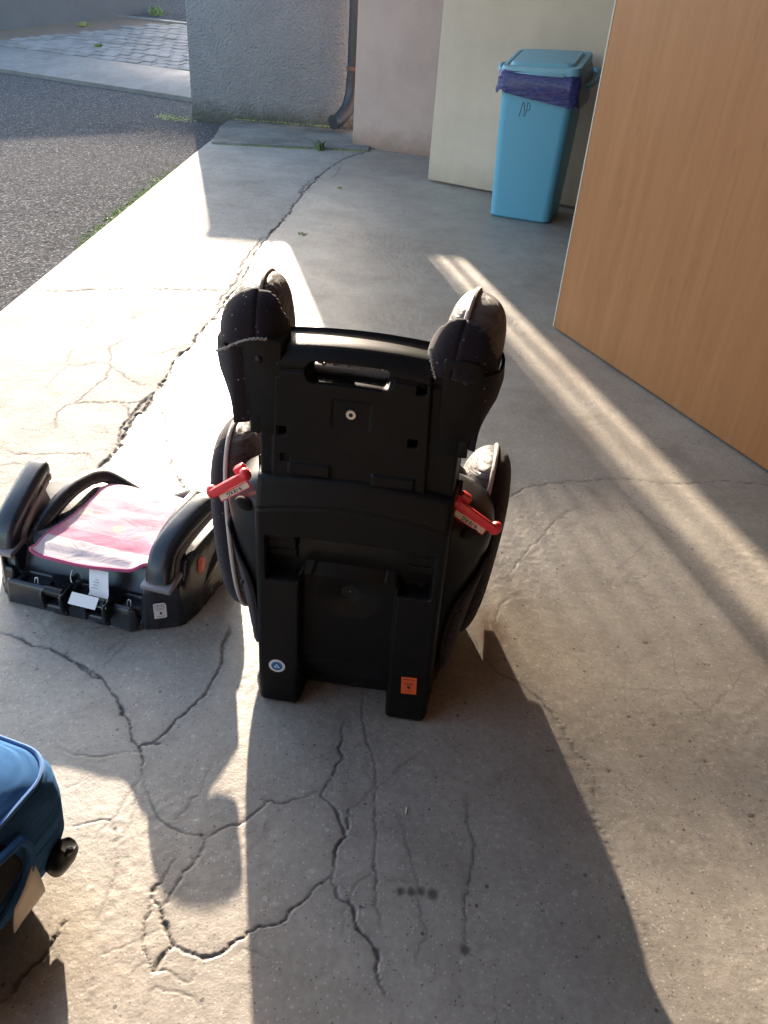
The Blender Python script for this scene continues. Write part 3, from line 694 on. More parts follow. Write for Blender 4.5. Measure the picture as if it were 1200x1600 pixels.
def grit_line(name, label, pts, n, w, mat, r0, r1, z):
    v, f = [], []
    for i in range(n):
        t = random.random() * (len(pts) - 1); k = int(t); u = t - k
        px = pts[k][0] * (1 - u) + pts[k + 1][0] * u + random.gauss(0, w); py = pts[k][1] * (1 - u) + pts[k + 1][1] * u + random.gauss(0, w)
        r = random.uniform(r0, r1) * random.uniform(.5, 1); a = random.uniform(0, 6.28); b = len(v)
        for q in range(5):
            rr = r * random.uniform(.7, 1.15); v.append((px + rr * math.cos(a + q * 1.2566), py + rr * math.sin(a + q * 1.2566), z))
        v.append((px + random.uniform(-r, r) * .3, py + random.uniform(-r, r) * .3, z + r * random.uniform(.5, 1.0)))
        f += [(b + q, b + (q + 1) % 5, b + 5) for q in range(5)]
    o = py_obj(name, v, f, mat, None, False); tag(o, label, 'grit', kind='stuff'); return o
mc = [tuple(p) for p in _main]
grit_line('crack_grit', 'loose grit lying in and beside the wide main crack', mc[4:], 900, .010, M_LEDGE, .0015, .005, -.004)
grit_line('crack_grit', 'crumbled concrete in the broken patch of cracks at the bottom left', [(-.285, .80), (-.30, .74), (-.305, .69), (-.29, .655), (-.27, .66), (-.275, .72)], 260, .006, M_LEDGE, .0012, .0038, -.003)
grit_line('wall_grit', 'dirt and grit gathered along the foot of the pink pier', [(-.45, 7.23), (.1, 7.03), (.5, 6.88)], 160, .015, M_DIRT, .003, .009, .0)
grit_line('wall_grit', 'dirt and grit on the ledge along the stucco wall', [(-1.65, 8.02), (-.9, 8.02), (-.45, 8.03)], 260, .035, M_JOINT, .004, .014, .018)

# ---------------------------------------------------------------- the black high-back car seat, seen from behind
seat = thing('car_seat', 'black high-back child car seat seen from behind, with red belt guides', 'car seat', (-0.052, 1.068, 0), -5)

def sdbox(x, z, cx, cz, hx, hz, r=0.0):
    qx = np.abs(x - cx) - hx + r; qz = np.abs(z - cz) - hz + r
    return np.hypot(np.maximum(qx, 0), np.maximum(qz, 0)) + np.minimum(np.maximum(qx, qz), 0) - r
def sstep(d, w): t = np.clip(0.5 - d / w, 0, 1); return t * t * (3 - 2 * t)      # 1 inside (d<0)
def edge_round(sd, r):     # depth of a rounded outer edge
    t = np.clip(sd + r, 0, r); return r - np.sqrt(np.maximum(r * r - t * t, 0)) + np.clip(sd, 0, 1) * 12
def hfield(name, x0, x1, z0, z1, step, fn, mat, parent, keep=None, ztop=None):
    nx = int((x1 - x0) / step) + 1; nz = int((z1 - z0) / step) + 1
    X, Z = np.meshgrid(np.linspace(x0, x1, nx), np.linspace(z0, z1, nz))
    if ztop is not None: Z = z0 + (Z - z0) / (z1 - z0) * (ztop(X) - z0)
    Y = fn(X, Z)
    V = np.stack([X, Y, Z], -1).reshape(-1, 3)
    kp = None
    if keep is not None:
        k = keep(X, Z, Y); kp = k[:-1, :-1] | k[1:, 1:] | k[1:, :-1] | k[:-1, 1:]
    return grid_mesh(name, V, nx, nz, mat, parent, kp)

FD = 0.075
def frame_sd(X, Z):
    top = 0.512 - 0.55 * X * X
    outer = sdbox(X, Z, 0, 0.2, 0.162, 0.40, 0.022)
    outer = np.maximum(outer, Z - top)
    # the slot between the two legs
    gap = sdbox(X, Z, 0, 0.01, 0.084, 0.075, 0.012)
    legs = sdbox(np.abs(X), Z, 0.122, 0.3, 0.040, 0.2985, 0.014)
    bottom = np.minimum(legs, sdbox(X, Z, 0, 0.4, 0.162, 0.30, 0.02))
    return np.maximum(np.maximum(outer, -gap), bottom)
def frame_fn(X, Z):
    sd = frame_sd(X, Z)
    arch = 0.464 - 0.75 * X * X
    y = 0.0 + np.clip(Z - arch, 0, 1) * 0.42 * sstep(arch - Z, .012)       # face rolls back above the arched ridge
    y = y + 0.004 * sstep(np.abs(Z - arch) - .002, .006)
    y = y - 0.006 * sstep(np.abs(Z - 0.11) - .0006, .003) * 0.15
    tee = sdbox(X, Z, 0, 0.353, 0.142, 0.048, 0.004)
    tee = np.maximum(tee, Z - (0.400 - 0.25 * X * X))
    y = y + 0.050 * sstep(tee, .005)
    # stepped ribs in the two side pockets of the recess
    for zc, hz, dep in ((.392, .010, .012), (.368, .011, .022), (.342, .010, .032), (.318, .012, .046)):
        blk = sdbox(np.abs(X), Z, 0.119, zc, 0.026, hz, .003)
        y = np.where(blk < 0, np.minimum(y, dep + .050 * (1 - sstep(blk, .004))), y)
    ch = sdbox(X, Z, 0, 0.19, 0.084, 0.134, 0.010)
    chd = 0.030 * sstep(ch, .006)
    el = np.hypot(X / .050, (Z - .262) / .042)
    chd = chd + .010 * np.clip(1.15 - el, 0, 1) * (el < 1.15)
    el2 = np.hypot(X / .021, (Z - .270) / .018); chd = chd + .006 * np.clip(1.2 - el2, 0, 1)
    y = np.where((ch < .003) & (Z < 0.327), np.maximum(chd, 0), y)
    bar = sdbox(X, Z, 0, 0.388, 0.085, 0.004, .002); y = y - .012 * sstep(bar, .004)
    y = y + edge_round(sd, 0.011)
    return np.minimum(y, FD)
bf = hfield('back_frame', -0.172, 0.172, -0.006, 0.532, 0.00185, frame_fn, M_BLACK, seat, lambda X, Z, Y: (Y < FD - 1e-4) | (Z > .47), lambda X: .512 - .55 * X * X + .009)
bm = bmesh.new()
for (x, z, y) in ((0.0, .268, .044),): bmesh.ops.create_uvsphere(bm, u_segments=10, v_segments=6, radius=.0042, matrix=Matrix.Translation((x, y, z)))
bm_obj('screw', bm, M_STEEL, seat)
# stickers
def disc(name, r, loc, mat, parent, n=28, y=0.0, ring=None):
    bm = bmesh.new(); bmesh.ops.create_cone(bm, cap_ends=True, segments=n, radius1=r, radius2=r, depth=.0006)
    bmesh.ops.transform(bm, matrix=Matrix.Translation(loc) @ Matrix.Rotation(R(90), 4, 'X'), verts=bm.verts)
    return bm_obj(name, bm, mat, parent)
sx, sz = -0.125, 0.100
s1 = disc('round_sticker', .0155, (sx, -.0004, sz), M_WHITE, seat)
disc('blue_disc', .0105, (sx, -.0011, sz), M_STBLUE, s1)
tri = [(-.0062, -.0035), (.0062, -.0035), (0, .0062)]; tin = [(x * .42, z * .42 - .0003) for x, z in tri]
v = [(sx + x, -.0018, sz + z) for x, z in tri] + [(sx + x, -.0018, sz + z) for x, z in tin]
py_obj('triangle_mark', v, [(0, 1, 4, 3), (1, 2, 5, 4), (2, 0, 3, 5)], M_STLIGHT, s1, False)
def tiny_lines(name, parent, mat, rows, cx, cy, z0, pitch, w, rnd, M, h=.0013):
    """rows of unreadably small print: short dashes of word length"""
    bm = bmesh.new()
    for i, (fill, bold) in enumerate(rows):
        x = -w * fill / 2
        while x < w * fill / 2 - .0008:
            l = min(rnd.uniform(.0012, .0038) * (1.3 if bold else 1), w * fill / 2 - x)
            bm_box(bm, (l, .0002, h * (1.35 if bold else 1)), (cx + x + l / 2, cy, z0 - i * pitch)); x += l + .0008
    bmesh.ops.transform(bm, matrix=M, verts=bm.verts)
    return bm_obj(name, bm, mat, parent, smooth=False)
rnd = random.Random(3)
LMx = Matrix.Translation((0.124, -.0006, .098)) @ Matrix.Rotation(R(-3), 4, 'Y')
wl_ = bmesh.new(); bm_box(wl_, (.0285, .0006, .042), (0, 0, 0)); bmesh.ops.transform(wl_, matrix=LMx, verts=wl_.verts)
wlab = bm_obj('warning_label', wl_, M_ORANGE, seat, smooth=False); wlab['label'] = 'small orange warning label with dark print'
tiny_lines('lettering', wlab, M_INK, [(.86, True), (0, False), (.6, False), (.66, True), (0, False), (0, False), (0, False), (.55, False)], 0, -.0005, .0155, .0042, .026, rnd, LMx)
disc('seal_mark', .0034, tuple(LMx @ Vector((0, -.0006, -.004))), M_INK, wlab, 14)

# back shell (shoulders) behind the frame
def sup(w, d, cy, z, n=40, p=2.6, cx=0.0):
    out = []
    for k in range(n):
        a = 2 * math.pi * k / n; c, s = math.cos(a), math.sin(a)
        out.append((cx + w * abs(c) ** (2 / p) * (1 if c >= 0 else -1), cy + d * abs(s) ** (2 / p) * (1 if s >= 0 else -1), z))
    return out
prof = [(.03, .150, .075), (.035, .172, .085), (.08, .182, .09), (.16, .192, .092), (.24, .204, .094), (.31, .217, .096), (.37, .228, .097), (.40, .231, .097), (.418, .226, .094), (.432, .215, .088), (.445, .198, .078), (.455, .176, .064), (.460, .150, .045)]
rings('back_shell', [sup(w + .006, d, .135, z, 64, 3.6) for z, w, d in prof], M_GLOSSBLACK, seat, sharp=60)
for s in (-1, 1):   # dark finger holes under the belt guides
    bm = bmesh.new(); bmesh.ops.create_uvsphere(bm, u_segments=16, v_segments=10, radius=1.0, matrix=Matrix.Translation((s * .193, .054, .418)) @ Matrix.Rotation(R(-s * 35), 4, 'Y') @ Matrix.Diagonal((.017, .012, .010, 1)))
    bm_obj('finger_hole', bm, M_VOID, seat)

# head panel
def head_fn(X, Z):
    xs_ = X
    top = 0.750 - 0.50 * (X + .01) ** 2
    wd = np.where(Z > .60, .158, .158)
    sd = np.maximum(sdbox(xs_, Z, -.0, .60, wd, .30, .012), Z - top)
    tr = np.clip(Z - (top - .030), 0, 1)
    y = 0.004 + tr * tr * 22 + edge_round(sd, .006)
    # rolled top edge with a shallow groove below it
    y = y + .005 * sstep(np.abs(Z - (top - .034)) - .002, .006)
    # raised middle, lowered side strips
    y = y + .008 * sstep(-(np.abs(X + .012) - .118 - (.70 - Z) * .04), .004) * (Z < .724)
    box_ = sdbox(X, Z, -.012, .648, .030, .024, .004); y = y + .0025 * sstep(box_, .004)
    slot = slot_sd(X, Z); y = y + .030 * sstep(slot, .007)
    for hx, hz in ((-.131, .706), (.092, .702), (-.120, .608), (.086, .612), (-.115, .560)):
        y = y + .022 * sstep(sdbox(X, Z, hx, hz, .0065, .0065, .001), .003) * (1 if hz > .57 else .3)
    for (a, b) in ((-.075, .545), (.060, .540)):                       # two bosses at the foot
        y = y - .006 * sstep(sdbox(X, Z, a, b, .034, .010, .002), .004)
    return np.minimum(y, .075)
def slot_sd(X, Z): return sdbox(X, Z, -.018, (.712 - .35 * (X + .018) ** 2) - (X + .018) * .0, .064, .0145, .0135)
hp = hfield('head_panel', -.166, .166, .47, .778, 0.0018, head_fn, M_BLACK, seat, lambda X, Z, Y: ((Y < .0745) | (Z > .71)) & (slot_sd(X, Z) > -.0045), lambda X: .750 - .50 * (X + .01) ** 2 + .0075)
# what shows through the grip slot: ragged fabric and an added pale ledge for the sunlit strip
bm = bmesh.new(); bm_box(bm, (.150, .012, .020), (-.018, .052, .721), None, .004); sf = bm_obj('slot_fabric', bm, M_VELVET, seat)
v = [(-.018 + math.cos(k) * 0 + x, .043 + math.sin(x * 900) * .0015, .7125 + math.sin(x * 310) * .0022 + math.sin(x * 733) * .0013) for k, x in enumerate(np.linspace(-.066, .066, 60))]
tube('frayed_edge', v, .0022, M_FUZZ, sf, 6)
bm = bmesh.new(); bm_box(bm, (.150, .020, .006), (-.018, .052, .701), Matrix.Rotation(R(20), 3, 'X'), .002); bm_obj('slot_light_ledge', bm, M_GREYPL, seat)
# washer and screw
bm = bmesh.new()
bmesh.ops.create_cone(bm, cap_ends=True, segments=24, radius1=.0085, radius2=.0075, depth=.003, matrix=Matrix.Translation((-.012, .004, .650)) @ Matrix.Rotation(R(90), 4, 'X'))
ws = bm_obj('washer', bm, M_STEEL, seat); disc('screw_hole', .0032, (-.012, .0020, .650), M_VOID, ws, 14)
# side brackets of the head panel
for s in (-1, 1):
    bm = bmesh.new(); M = Matrix.Rotation(R(90), 4, 'X')
    pl = [(.118, .752), (.150, .757), (.172, .752), (.181, .735), (.178, .690), (.170, .640), (.172, .612), (.160, .600), (.126, .595), (.121, .66)]
    bm_prism(bm, [(s * x, z) for x, z in (pl if s > 0 else pl)], -.050, -.006, .004, 2, M)
    br = bm_obj('head_bracket', bm, M_BLACK, seat)
    bm = bmesh.new(); bmesh.ops.create_uvsphere(bm, u_segments=12, v_segments=8, radius=1, matrix=Matrix.Translation((s * .155, .006, .722)) @ Matrix.Diagonal((.006, .004, .006, 1)))
    bm_obj('bolt', bm, M_GLOSSBLACK, br)
    bm = bmesh.new(); bm_box(bm, (.016, .018, .030), (s * .163, .014, .612), None, .003); bm_obj('catch', bm, M_BLACK, br)

# upholstered pads
def pad_half(name, s, M, a, b, c, mat, parent, pw=2.5, tw=.62, nr=26, nt=150, bulge=2.3, cut=None, crease=.0016, lump=0.0, ragged=.16, zmin=-9):
    """half of a cushion: outline is a superellipse in (y,z), thickness along x"""
    V = []
    rr = [math.sin(k / nr * math.pi / 2) for k in range(nr + 1)]
    for r in rr:
        for k in range(nt + 1):
            t = 2 * math.pi * k / nt; cy, cz = math.cos(t), math.sin(t)
            y = b * r * abs(cy) ** (2 / pw) * (1 if cy >= 0 else -1); z = c * r * abs(cz) ** (2 / pw) * (1 if cz >= 0 else -1)
            x = s * a * max(1 - r ** bulge, 0) ** tw
            if crease: x += s * crease * math.exp(-((r - .86) / .22) ** 2) * (abs(math.sin(t * 29 + 2.5 * math.sin(t * 7 + a * 90))) - .5) * (.5 + .9 * abs(math.sin(t * 3 + s)))
            if lump:
                q_ = float(fnoise(np.array([t * 1.3 + s]), np.array([r * 2.4]), 33, 3)[0]); x += s * lump * q_ * (1 - r ** 6); y += lump * q_ * .6; z -= lump * q_ * .5
            V.append(M @ Vector((x, y, z)))
    kp = None
    if cut is not None:        # keep only the rear part of the cushion, with an uneven edge
        rg, tg_ = np.meshgrid(np.array(rr), 2 * np.pi * np.arange(nt + 1) / nt, indexing='ij')
        yy = rg * np.abs(np.cos(tg_)) ** (2 / pw) * np.sign(np.cos(tg_)); zz = rg * np.abs(np.sin(tg_)) ** (2 / pw) * np.sign(np.sin(tg_))
        k = yy < cut + ragged * fnoise(zz * 2.3 + s, rg * 3.0 + 5, 88, 3) * 2 - .12 * zz
        k &= zz > zmin + .25 * fnoise(yy * 3 + 2, rg * 2.0 + s, 89, 2)
        kp = k[:-1, :-1] & k[1:, 1:] & k[1:, :-1] & k[:-1, 1:]
    return grid_mesh(name, np.array([tuple(p) for p in V]), nt + 1, nr + 1, mat, parent, keep=kp, flip=(s < 0))
def pad_outline(M, b, c, pw=2.5, n=56):
    out = []
    for k in range(n + 1):
        t = 2 * math.pi * k / n; cy, cz = math.cos(t), math.sin(t)
        out.append(M @ Vector((0, b * abs(cy) ** (2 / pw) * (1 if cy >= 0 else -1), c * abs(cz) ** (2 / pw) * (1 if cz >= 0 else -1))))
    return out
for s in (-1, 1):
    # head wings
    cx = -.012 + s * .156
    M = Matrix.Translation((cx, .155, .664 if s < 0 else .669)) @ Matrix.Rotation(R(-s * 6), 4, 'Z') @ Matrix.Rotation(R(s * 4), 4, 'Y') @ Matrix.Rotation(R(-10), 4, 'X')
    w = pad_half('head_wing', s, M, .060, .118, .119, M_LEATHER, seat, 2.7, .42, bulge=3.6)
    pad_half('inner_face', -s, M, .034, .118, .119, M_LEATHERSHADE if s < 0 else M_LEATHER, w, 2.7, .42, bulge=3.6)
    tube('piping', pad_outline(M, .120, .121, 2.7), .0042, M_PIPING, w, 8)
    # velvet wrap at the back top corner of the wing
    MW = M @ Matrix.Translation((0, -.010, 0))
    vw = pad_half('velvet_wrap', s, MW, .067, .124, .119 if s < 0 else .108, M_VELVET, seat, 2.7, .42, bulge=3.6, crease=0, lump=.010, cut=-.56 if s < 0 else -.64, zmin=.22 if s < 0 else .02)
    wi = pad_half('wrap_side', -s, MW, .047 if s < 0 else .050, .124, .119 if s < 0 else .108, M_VELVET, vw, 2.7, .42, bulge=3.6, crease=0, lump=.010, cut=-.56 if s < 0 else -.64, zmin=.22 if s < 0 else .02)
    for o_ in (vw, wi):
        so_ = o_.modifiers.new('thick', 'SOLIDIFY'); so_.thickness = .004; so_.offset = -1
    e = [(-.218, .020, .706), (-.200, .012, .716), (-.182, .010, .727), (-.160, .011, .735), (-.140, .018, .734)] if s < 0 else [(.098, .030, .744), (.100, .022, .734), (.104, .016, .720), (.110, .015, .706)]
    e = [(x + .0012 * math.sin(i * 2.1), y, z + .0010 * math.sin(i * 3.3)) for i, (x, y, z) in enumerate(smooth_path(e, 8))]
    tube('frayed_edge', e, [.0013 + .0008 * abs(math.sin(i * 1.7 + i * i)) for i in range(len(e))], M_FUZZ, vw, 6)
    # flap hanging under the wrap down the outside of the wing
    fl = [[(s * .166 - .006, .030, z), (s * .190 - .008, .028, z - .004), (cx + s * wo * .9, .060, z - .006), (cx + s * wo, .110, z - .008), (cx + s * wo * .95, .18, z - .02)] for z, wo in ((.715, .066), (.690, .068), (.665, .064), (.635, .052), (.610, .038), (.590, .024))]
    rings('wing_flap', [smooth_path(r, 5) for r in fl], M_VELVET, seat, cap=False, closed=False)
    # side wings
    cx = -.020 + s * .232
    M = Matrix.Translation((cx, .255, .262)) @ Matrix.Rotation(R(-s * 3), 4, 'Z') @ Matrix.Rotation(R(s * 5), 4, 'Y') @ Matrix.Rotation(R(-6), 4, 'X')
    w = pad_half('side_wing', -s, M, .062, .125, .196, M_LEATHERSHADE if s < 0 else M_LEATHER, seat, 2.6, .42, bulge=3.4)
    pad_half('outer_cover', s, M, .048, .126, .197, M_VELVET, w, 2.6, .42, bulge=3.4)
    tube('piping', pad_outline(M, .127, .198, 2.6), .0042, M_PIPING, w, 8)
    # cover flap lapping round on to the shell
    fl = []
    for z, xin in ((.350, .232), (.325, .226), (.30, .212), (.265, .192), (.22, .180), (.17, .176), (.12, .176), (.095, .178), (.088, .182)):
        w = float(np.interp(z, [p[0] for p in prof], [p[1] for p in prof])) + .013; d = float(np.interp(z, [p[0] for p in prof], [p[2] for p in prof])) + .007
        xin = min(xin, w * .985); a0 = -math.acos((xin / w) ** (3.6 / 2)); row = []
        for k in range(15):
            a = a0 + (R(62) - a0) * k / 14; c, q = math.cos(a), math.sin(a)
            row.append((s * w * abs(c) ** (2 / 3.6), .135 + d * abs(q) ** (2 / 3.6) * (1 if q >= 0 else -1), z))
        fl.append(row)
    cf = rings('cover_flap', fl, M_VELVET, seat, cap=False, closed=False)
    so_ = cf.modifiers.new('thick', 'SOLIDIFY'); so_.thickness = .004; so_.offset = 0
    tube('flap_edge', smooth_path([r[0] for r in fl], 4), .0026, M_VELVET, cf, 6)
    bm = bmesh.new(); bmesh.ops.create_uvsphere(bm, u_segments=8, v_segments=6, radius=.0038, matrix=Matrix.Translation((s * .200, .048, .250))); bm_obj('press_stud', bm, M_GLOSSBLACK, cf)
    # red belt guide
    a = Vector((s * .176 - .012, .052, .478)); b = Vector((s * (.247 if s > 0 else .237) - .012, .060, .432)); d = (b - a)
    dd = d if s > 0 else -d
    ang = math.atan2(dd.z, dd.x); Rm = Matrix.Rotation(-ang, 3, 'Y')
    bm = bmesh.new(); bm_box(bm, (d.length, .010, .0155), (a + b) / 2 + Vector((0, -.006, 0)), Rm, .003)
    bg_ = bm_obj('belt_guide', bm, M_RED, seat)
    for q, (p, r1) in enumerate(((a, .0115), (b, .0125))):
        bm = bmesh.new(); bmesh.ops.create_uvsphere(bm, u_segments=14, v_segments=10, radius=1, matrix=Matrix.Translation(p + Vector((0, -.003, .002 - .002 * q))) @ Rm.to_4x4() @ Matrix.Diagonal((r1 * .82, .012, r1, 1)))
        bm_obj('hook_end', bm, M_RED, bg_)
    bm = bmesh.new(); bm_box(bm, (.020, .016, .018), a * .8 + b * .2 + Vector((0, .010, .010)), Rm, .004); bm_obj('hook_tongue', bm, M_RED, bg_)
    # weight label below it
    c0 = (a + b) / 2 + Vector((0, .0, 0)) + (Rm @ Vector((0, 0, -1))) * .0175 * 1.0
    nrm = Vector((s * .18, -1, .22)).normalized(); ex = (d if s > 0 else -d).normalized(); ex = (ex - nrm * ex.dot(nrm)).normalized(); ez = (-nrm).cross(ex) * -1
    ez = ex.cross(-nrm) * -1
    if ez.z < 0: ez = -ez
    c0 = c0 + nrm * .004
    LM2 = Matrix((( ex.x, -nrm.x, ez.x, c0.x), (ex.y, -nrm.y, ez.y, c0.y), (ex.z, -nrm.z, ez.z, c0.z), (0, 0, 0, 1)))
    bm = bmesh.new(); bm_box(bm, (.066, .003, .0135), (0, 0, 0), None, .001, 1); bmesh.ops.transform(bm, matrix=LM2, verts=bm.verts); lr = bm_obj('label_rim', bm, M_RED, bg_)
    bm = bmesh.new(); bm_box(bm, (.062, .003, .0100), (0, -.0006, 0), None, .0006, 1); bmesh.ops.transform(bm, matrix=LM2, verts=bm.verts); wl2 = bm_obj('weight_label', bm, M_LABEL, seat)
    fc = bpy.data.curves.new('lettering', 'FONT'); fc.body = '9-18 KG'; fc.size = .0092; fc.align_x = 'CENTER'; fc.align_y = 'CENTER'; fc.extrude = .0001; fc.offset = .0002
    fc.materials.append(M_INK); tmp = bpy.data.objects.new('lettering_curve', fc); col.objects.link(tmp)
    me = bpy.data.meshes.new_from_object(tmp.evaluated_get(bpy.context.evaluated_depsgraph_get())); bpy.data.objects.remove(tmp)
    fo = bpy.data.objects.new('lettering', me); col.objects.link(fo); fo.parent = wl2
    # printed upside down as the label is read from the seat's front
    fo.matrix_local = LM2 @ Matrix.Translation((0, -.0024, 0)) @ Matrix.Rotation(R(90), 4, 'X') @ Matrix.Rotation(R(180), 4, 'Z')
    # armrest of the base, forward of the wing
    ap = smooth_path([(s * .225 - .02, .26, .10), (s * .232 - .02, .30, .18), (s * .226 - .02, .38, .228), (s * .226 - .02, .47, .215), (s * .232 - .02, .50, .12)], 5)
    ar = rings('armrest', tube_rings(ap, .026, 12, 1.1), M_GLOSSBLACK, seat)
    bm = bmesh.new(); bm_prism(bm, [(.26, .06), (.50, .06), (.50, .14), (.47, .20), (.38, .212), (.31, .17)], s * .225 - .020 - .012, s * .225 - .020 + .012, .004, 2, Matrix(((0, 0, 1, 0), (1, 0, 0, 0), (0, 1, 0, 0), (0, 0, 0, 1)))); bm_obj('arm_side', bm, M_GLOSSBLACK, ar)
for o in seat.children:
    if o.name.split('.')[0] in ('head_panel', 'head_bracket', 'slot_fabric', 'slot_light_ledge', 'washer', 'screw_hole'): o.location = (0, .020, -.024)
# seat base and cushions (mostly hidden from here)
rings('seat_base', [sup(.165, .20, .28, .0, p=4), sup(.180, .22, .28, .012, p=4), sup(.194, .228, .28, .07, p=4), sup(.190, .22, .28, .11, p=3.4)], M_GLOSSBLACK, seat)
rings('seat_cushion', [sup(.19, .18, .30, .10, p=3.4), sup(.205, .19, .30, .125, p=3.4), sup(.20, .185, .30, .15, p=3), sup(.17, .15, .30, .165, p=2.6)], M_LEATHER, seat, sharp=60)
rings('back_cushion', [sup(w * .82, .035, .235, z) for z, w, d in prof[2:]] + [sup(.12, .03, .22, .50), sup(.115, .03, .12, .58), sup(.115, .03, .110, .66), sup(.105, .025, .105, .685)], M_LEATHER, seat, sharp=60)

# ---------------------------------------------------------------- pink booster seat
bo = thing('booster_seat', 'dark grey backless booster seat with a faded pink cloth pad', 'booster seat', (-0.640, 1.277, 0), -12.5)
bo.scale = (1.05, 1.0, 1.0)
PLAN = [(-.205, .062), (-.15, .000), (.125, -.002), (.212, .055), (.222, .24), (.172, .345), (.06, .372), (-.06, .372), (-.172, .345), (-.222, .24)]
def poly_sd(X, Y, poly):
    d = np.full(X.shape, 9.0); ins = np.zeros(X.shape, bool); n = len(poly)
    for i in range(n):
        (x0, y0), (x1, y1) = poly[i], poly[(i + 1) % n]; ex, ey = x1 - x0, y1 - y0
        t = np.clip(((X - x0) * ex + (Y - y0) * ey) / (ex * ex + ey * ey), 0, 1); d = np.minimum(d, np.hypot(X - x0 - ex * t, Y - y0 - ey * t))
        c = ((y0 > Y) != (y1 > Y)) & (X < (x1 - x0) * (Y - y0) / ((y1 - y0) + 1e-12) + x0); ins ^= c
    return np.where(ins, -d, d)
def seat_z(X, Y):
    z = .122 - .35 * (Y - .20) ** 2 + 1.1 * np.clip(np.abs(X) - .10, 0, 1) ** 1.5 * .6
    return z
def tray_fn(X, Y):
    sd = poly_sd(X, Y, PLAN)
    ramp_ = np.clip((Y - .048) / .050, 0, 1); ramp_ = ramp_ * ramp_ * (3 - 2 * ramp_)
    z = .058 * (1 - ramp_) + seat_z(X, Y) * ramp_
    arms = sdbox(np.abs(X), Y, .178, .085, .036, .07, .008); z = np.maximum(z, .104 * sstep(arms, .014))
    z = np.where(Y > .06, np.minimum(z, seat_z(X, Y) + .1), z)
    for (cx, cy, hx, hy, dep) in ((-.152, .022, .014, .012, .03), (-.098, .026, .026, .014, .035), (.018, .022, .022, .018, .035), (.118, .026, .022, .016, .035), (.143, .006, .007, .010, .03)):
        z = z - dep * sstep(sdbox(X, Y, cx, cy, hx, hy, .003), .004)
    z = z - .012 * sstep(np.hypot(X + .022, Y - .050) - .009, .003)
    back = np.clip((Y - .30) / .06, 0, 1); z = z - back ** 2 * .03
    z = z - edge_round(sd, .010)
    return np.maximum(z, .002)
def zfield(name, x0, x1, y0, y1, step, fn, mat, parent, keep):
    nx = int((x1 - x0) / step) + 1; ny = int((y1 - y0) / step) + 1
    X, Y = np.meshgrid(np.linspace(x0, x1, nx), np.linspace(y0, y1, ny)); Z = fn(X, Y)
    k = keep(X, Y, Z); kp = k[:-1, :-1] | k[1:, 1:] | k[1:, :-1] | k[:-1, 1:]
    return grid_mesh(name, np.stack([X, Y, Z], -1).reshape(-1, 3), nx, ny, mat, parent, kp)
tr = zfield('tray', -.236, .236, -.014, .386, .0022, tray_fn, M_NAVY, bo, lambda X, Y, Z: Z > .0021)
# lower hull, narrower than the tray rim
bm = bmesh.new(); bm_prism(bm, [(x * .93, (y - .18) * .93 + .18) for x, y in PLAN], .0, .045, .006); bm_obj('hull', bm, M_NAVY, bo)
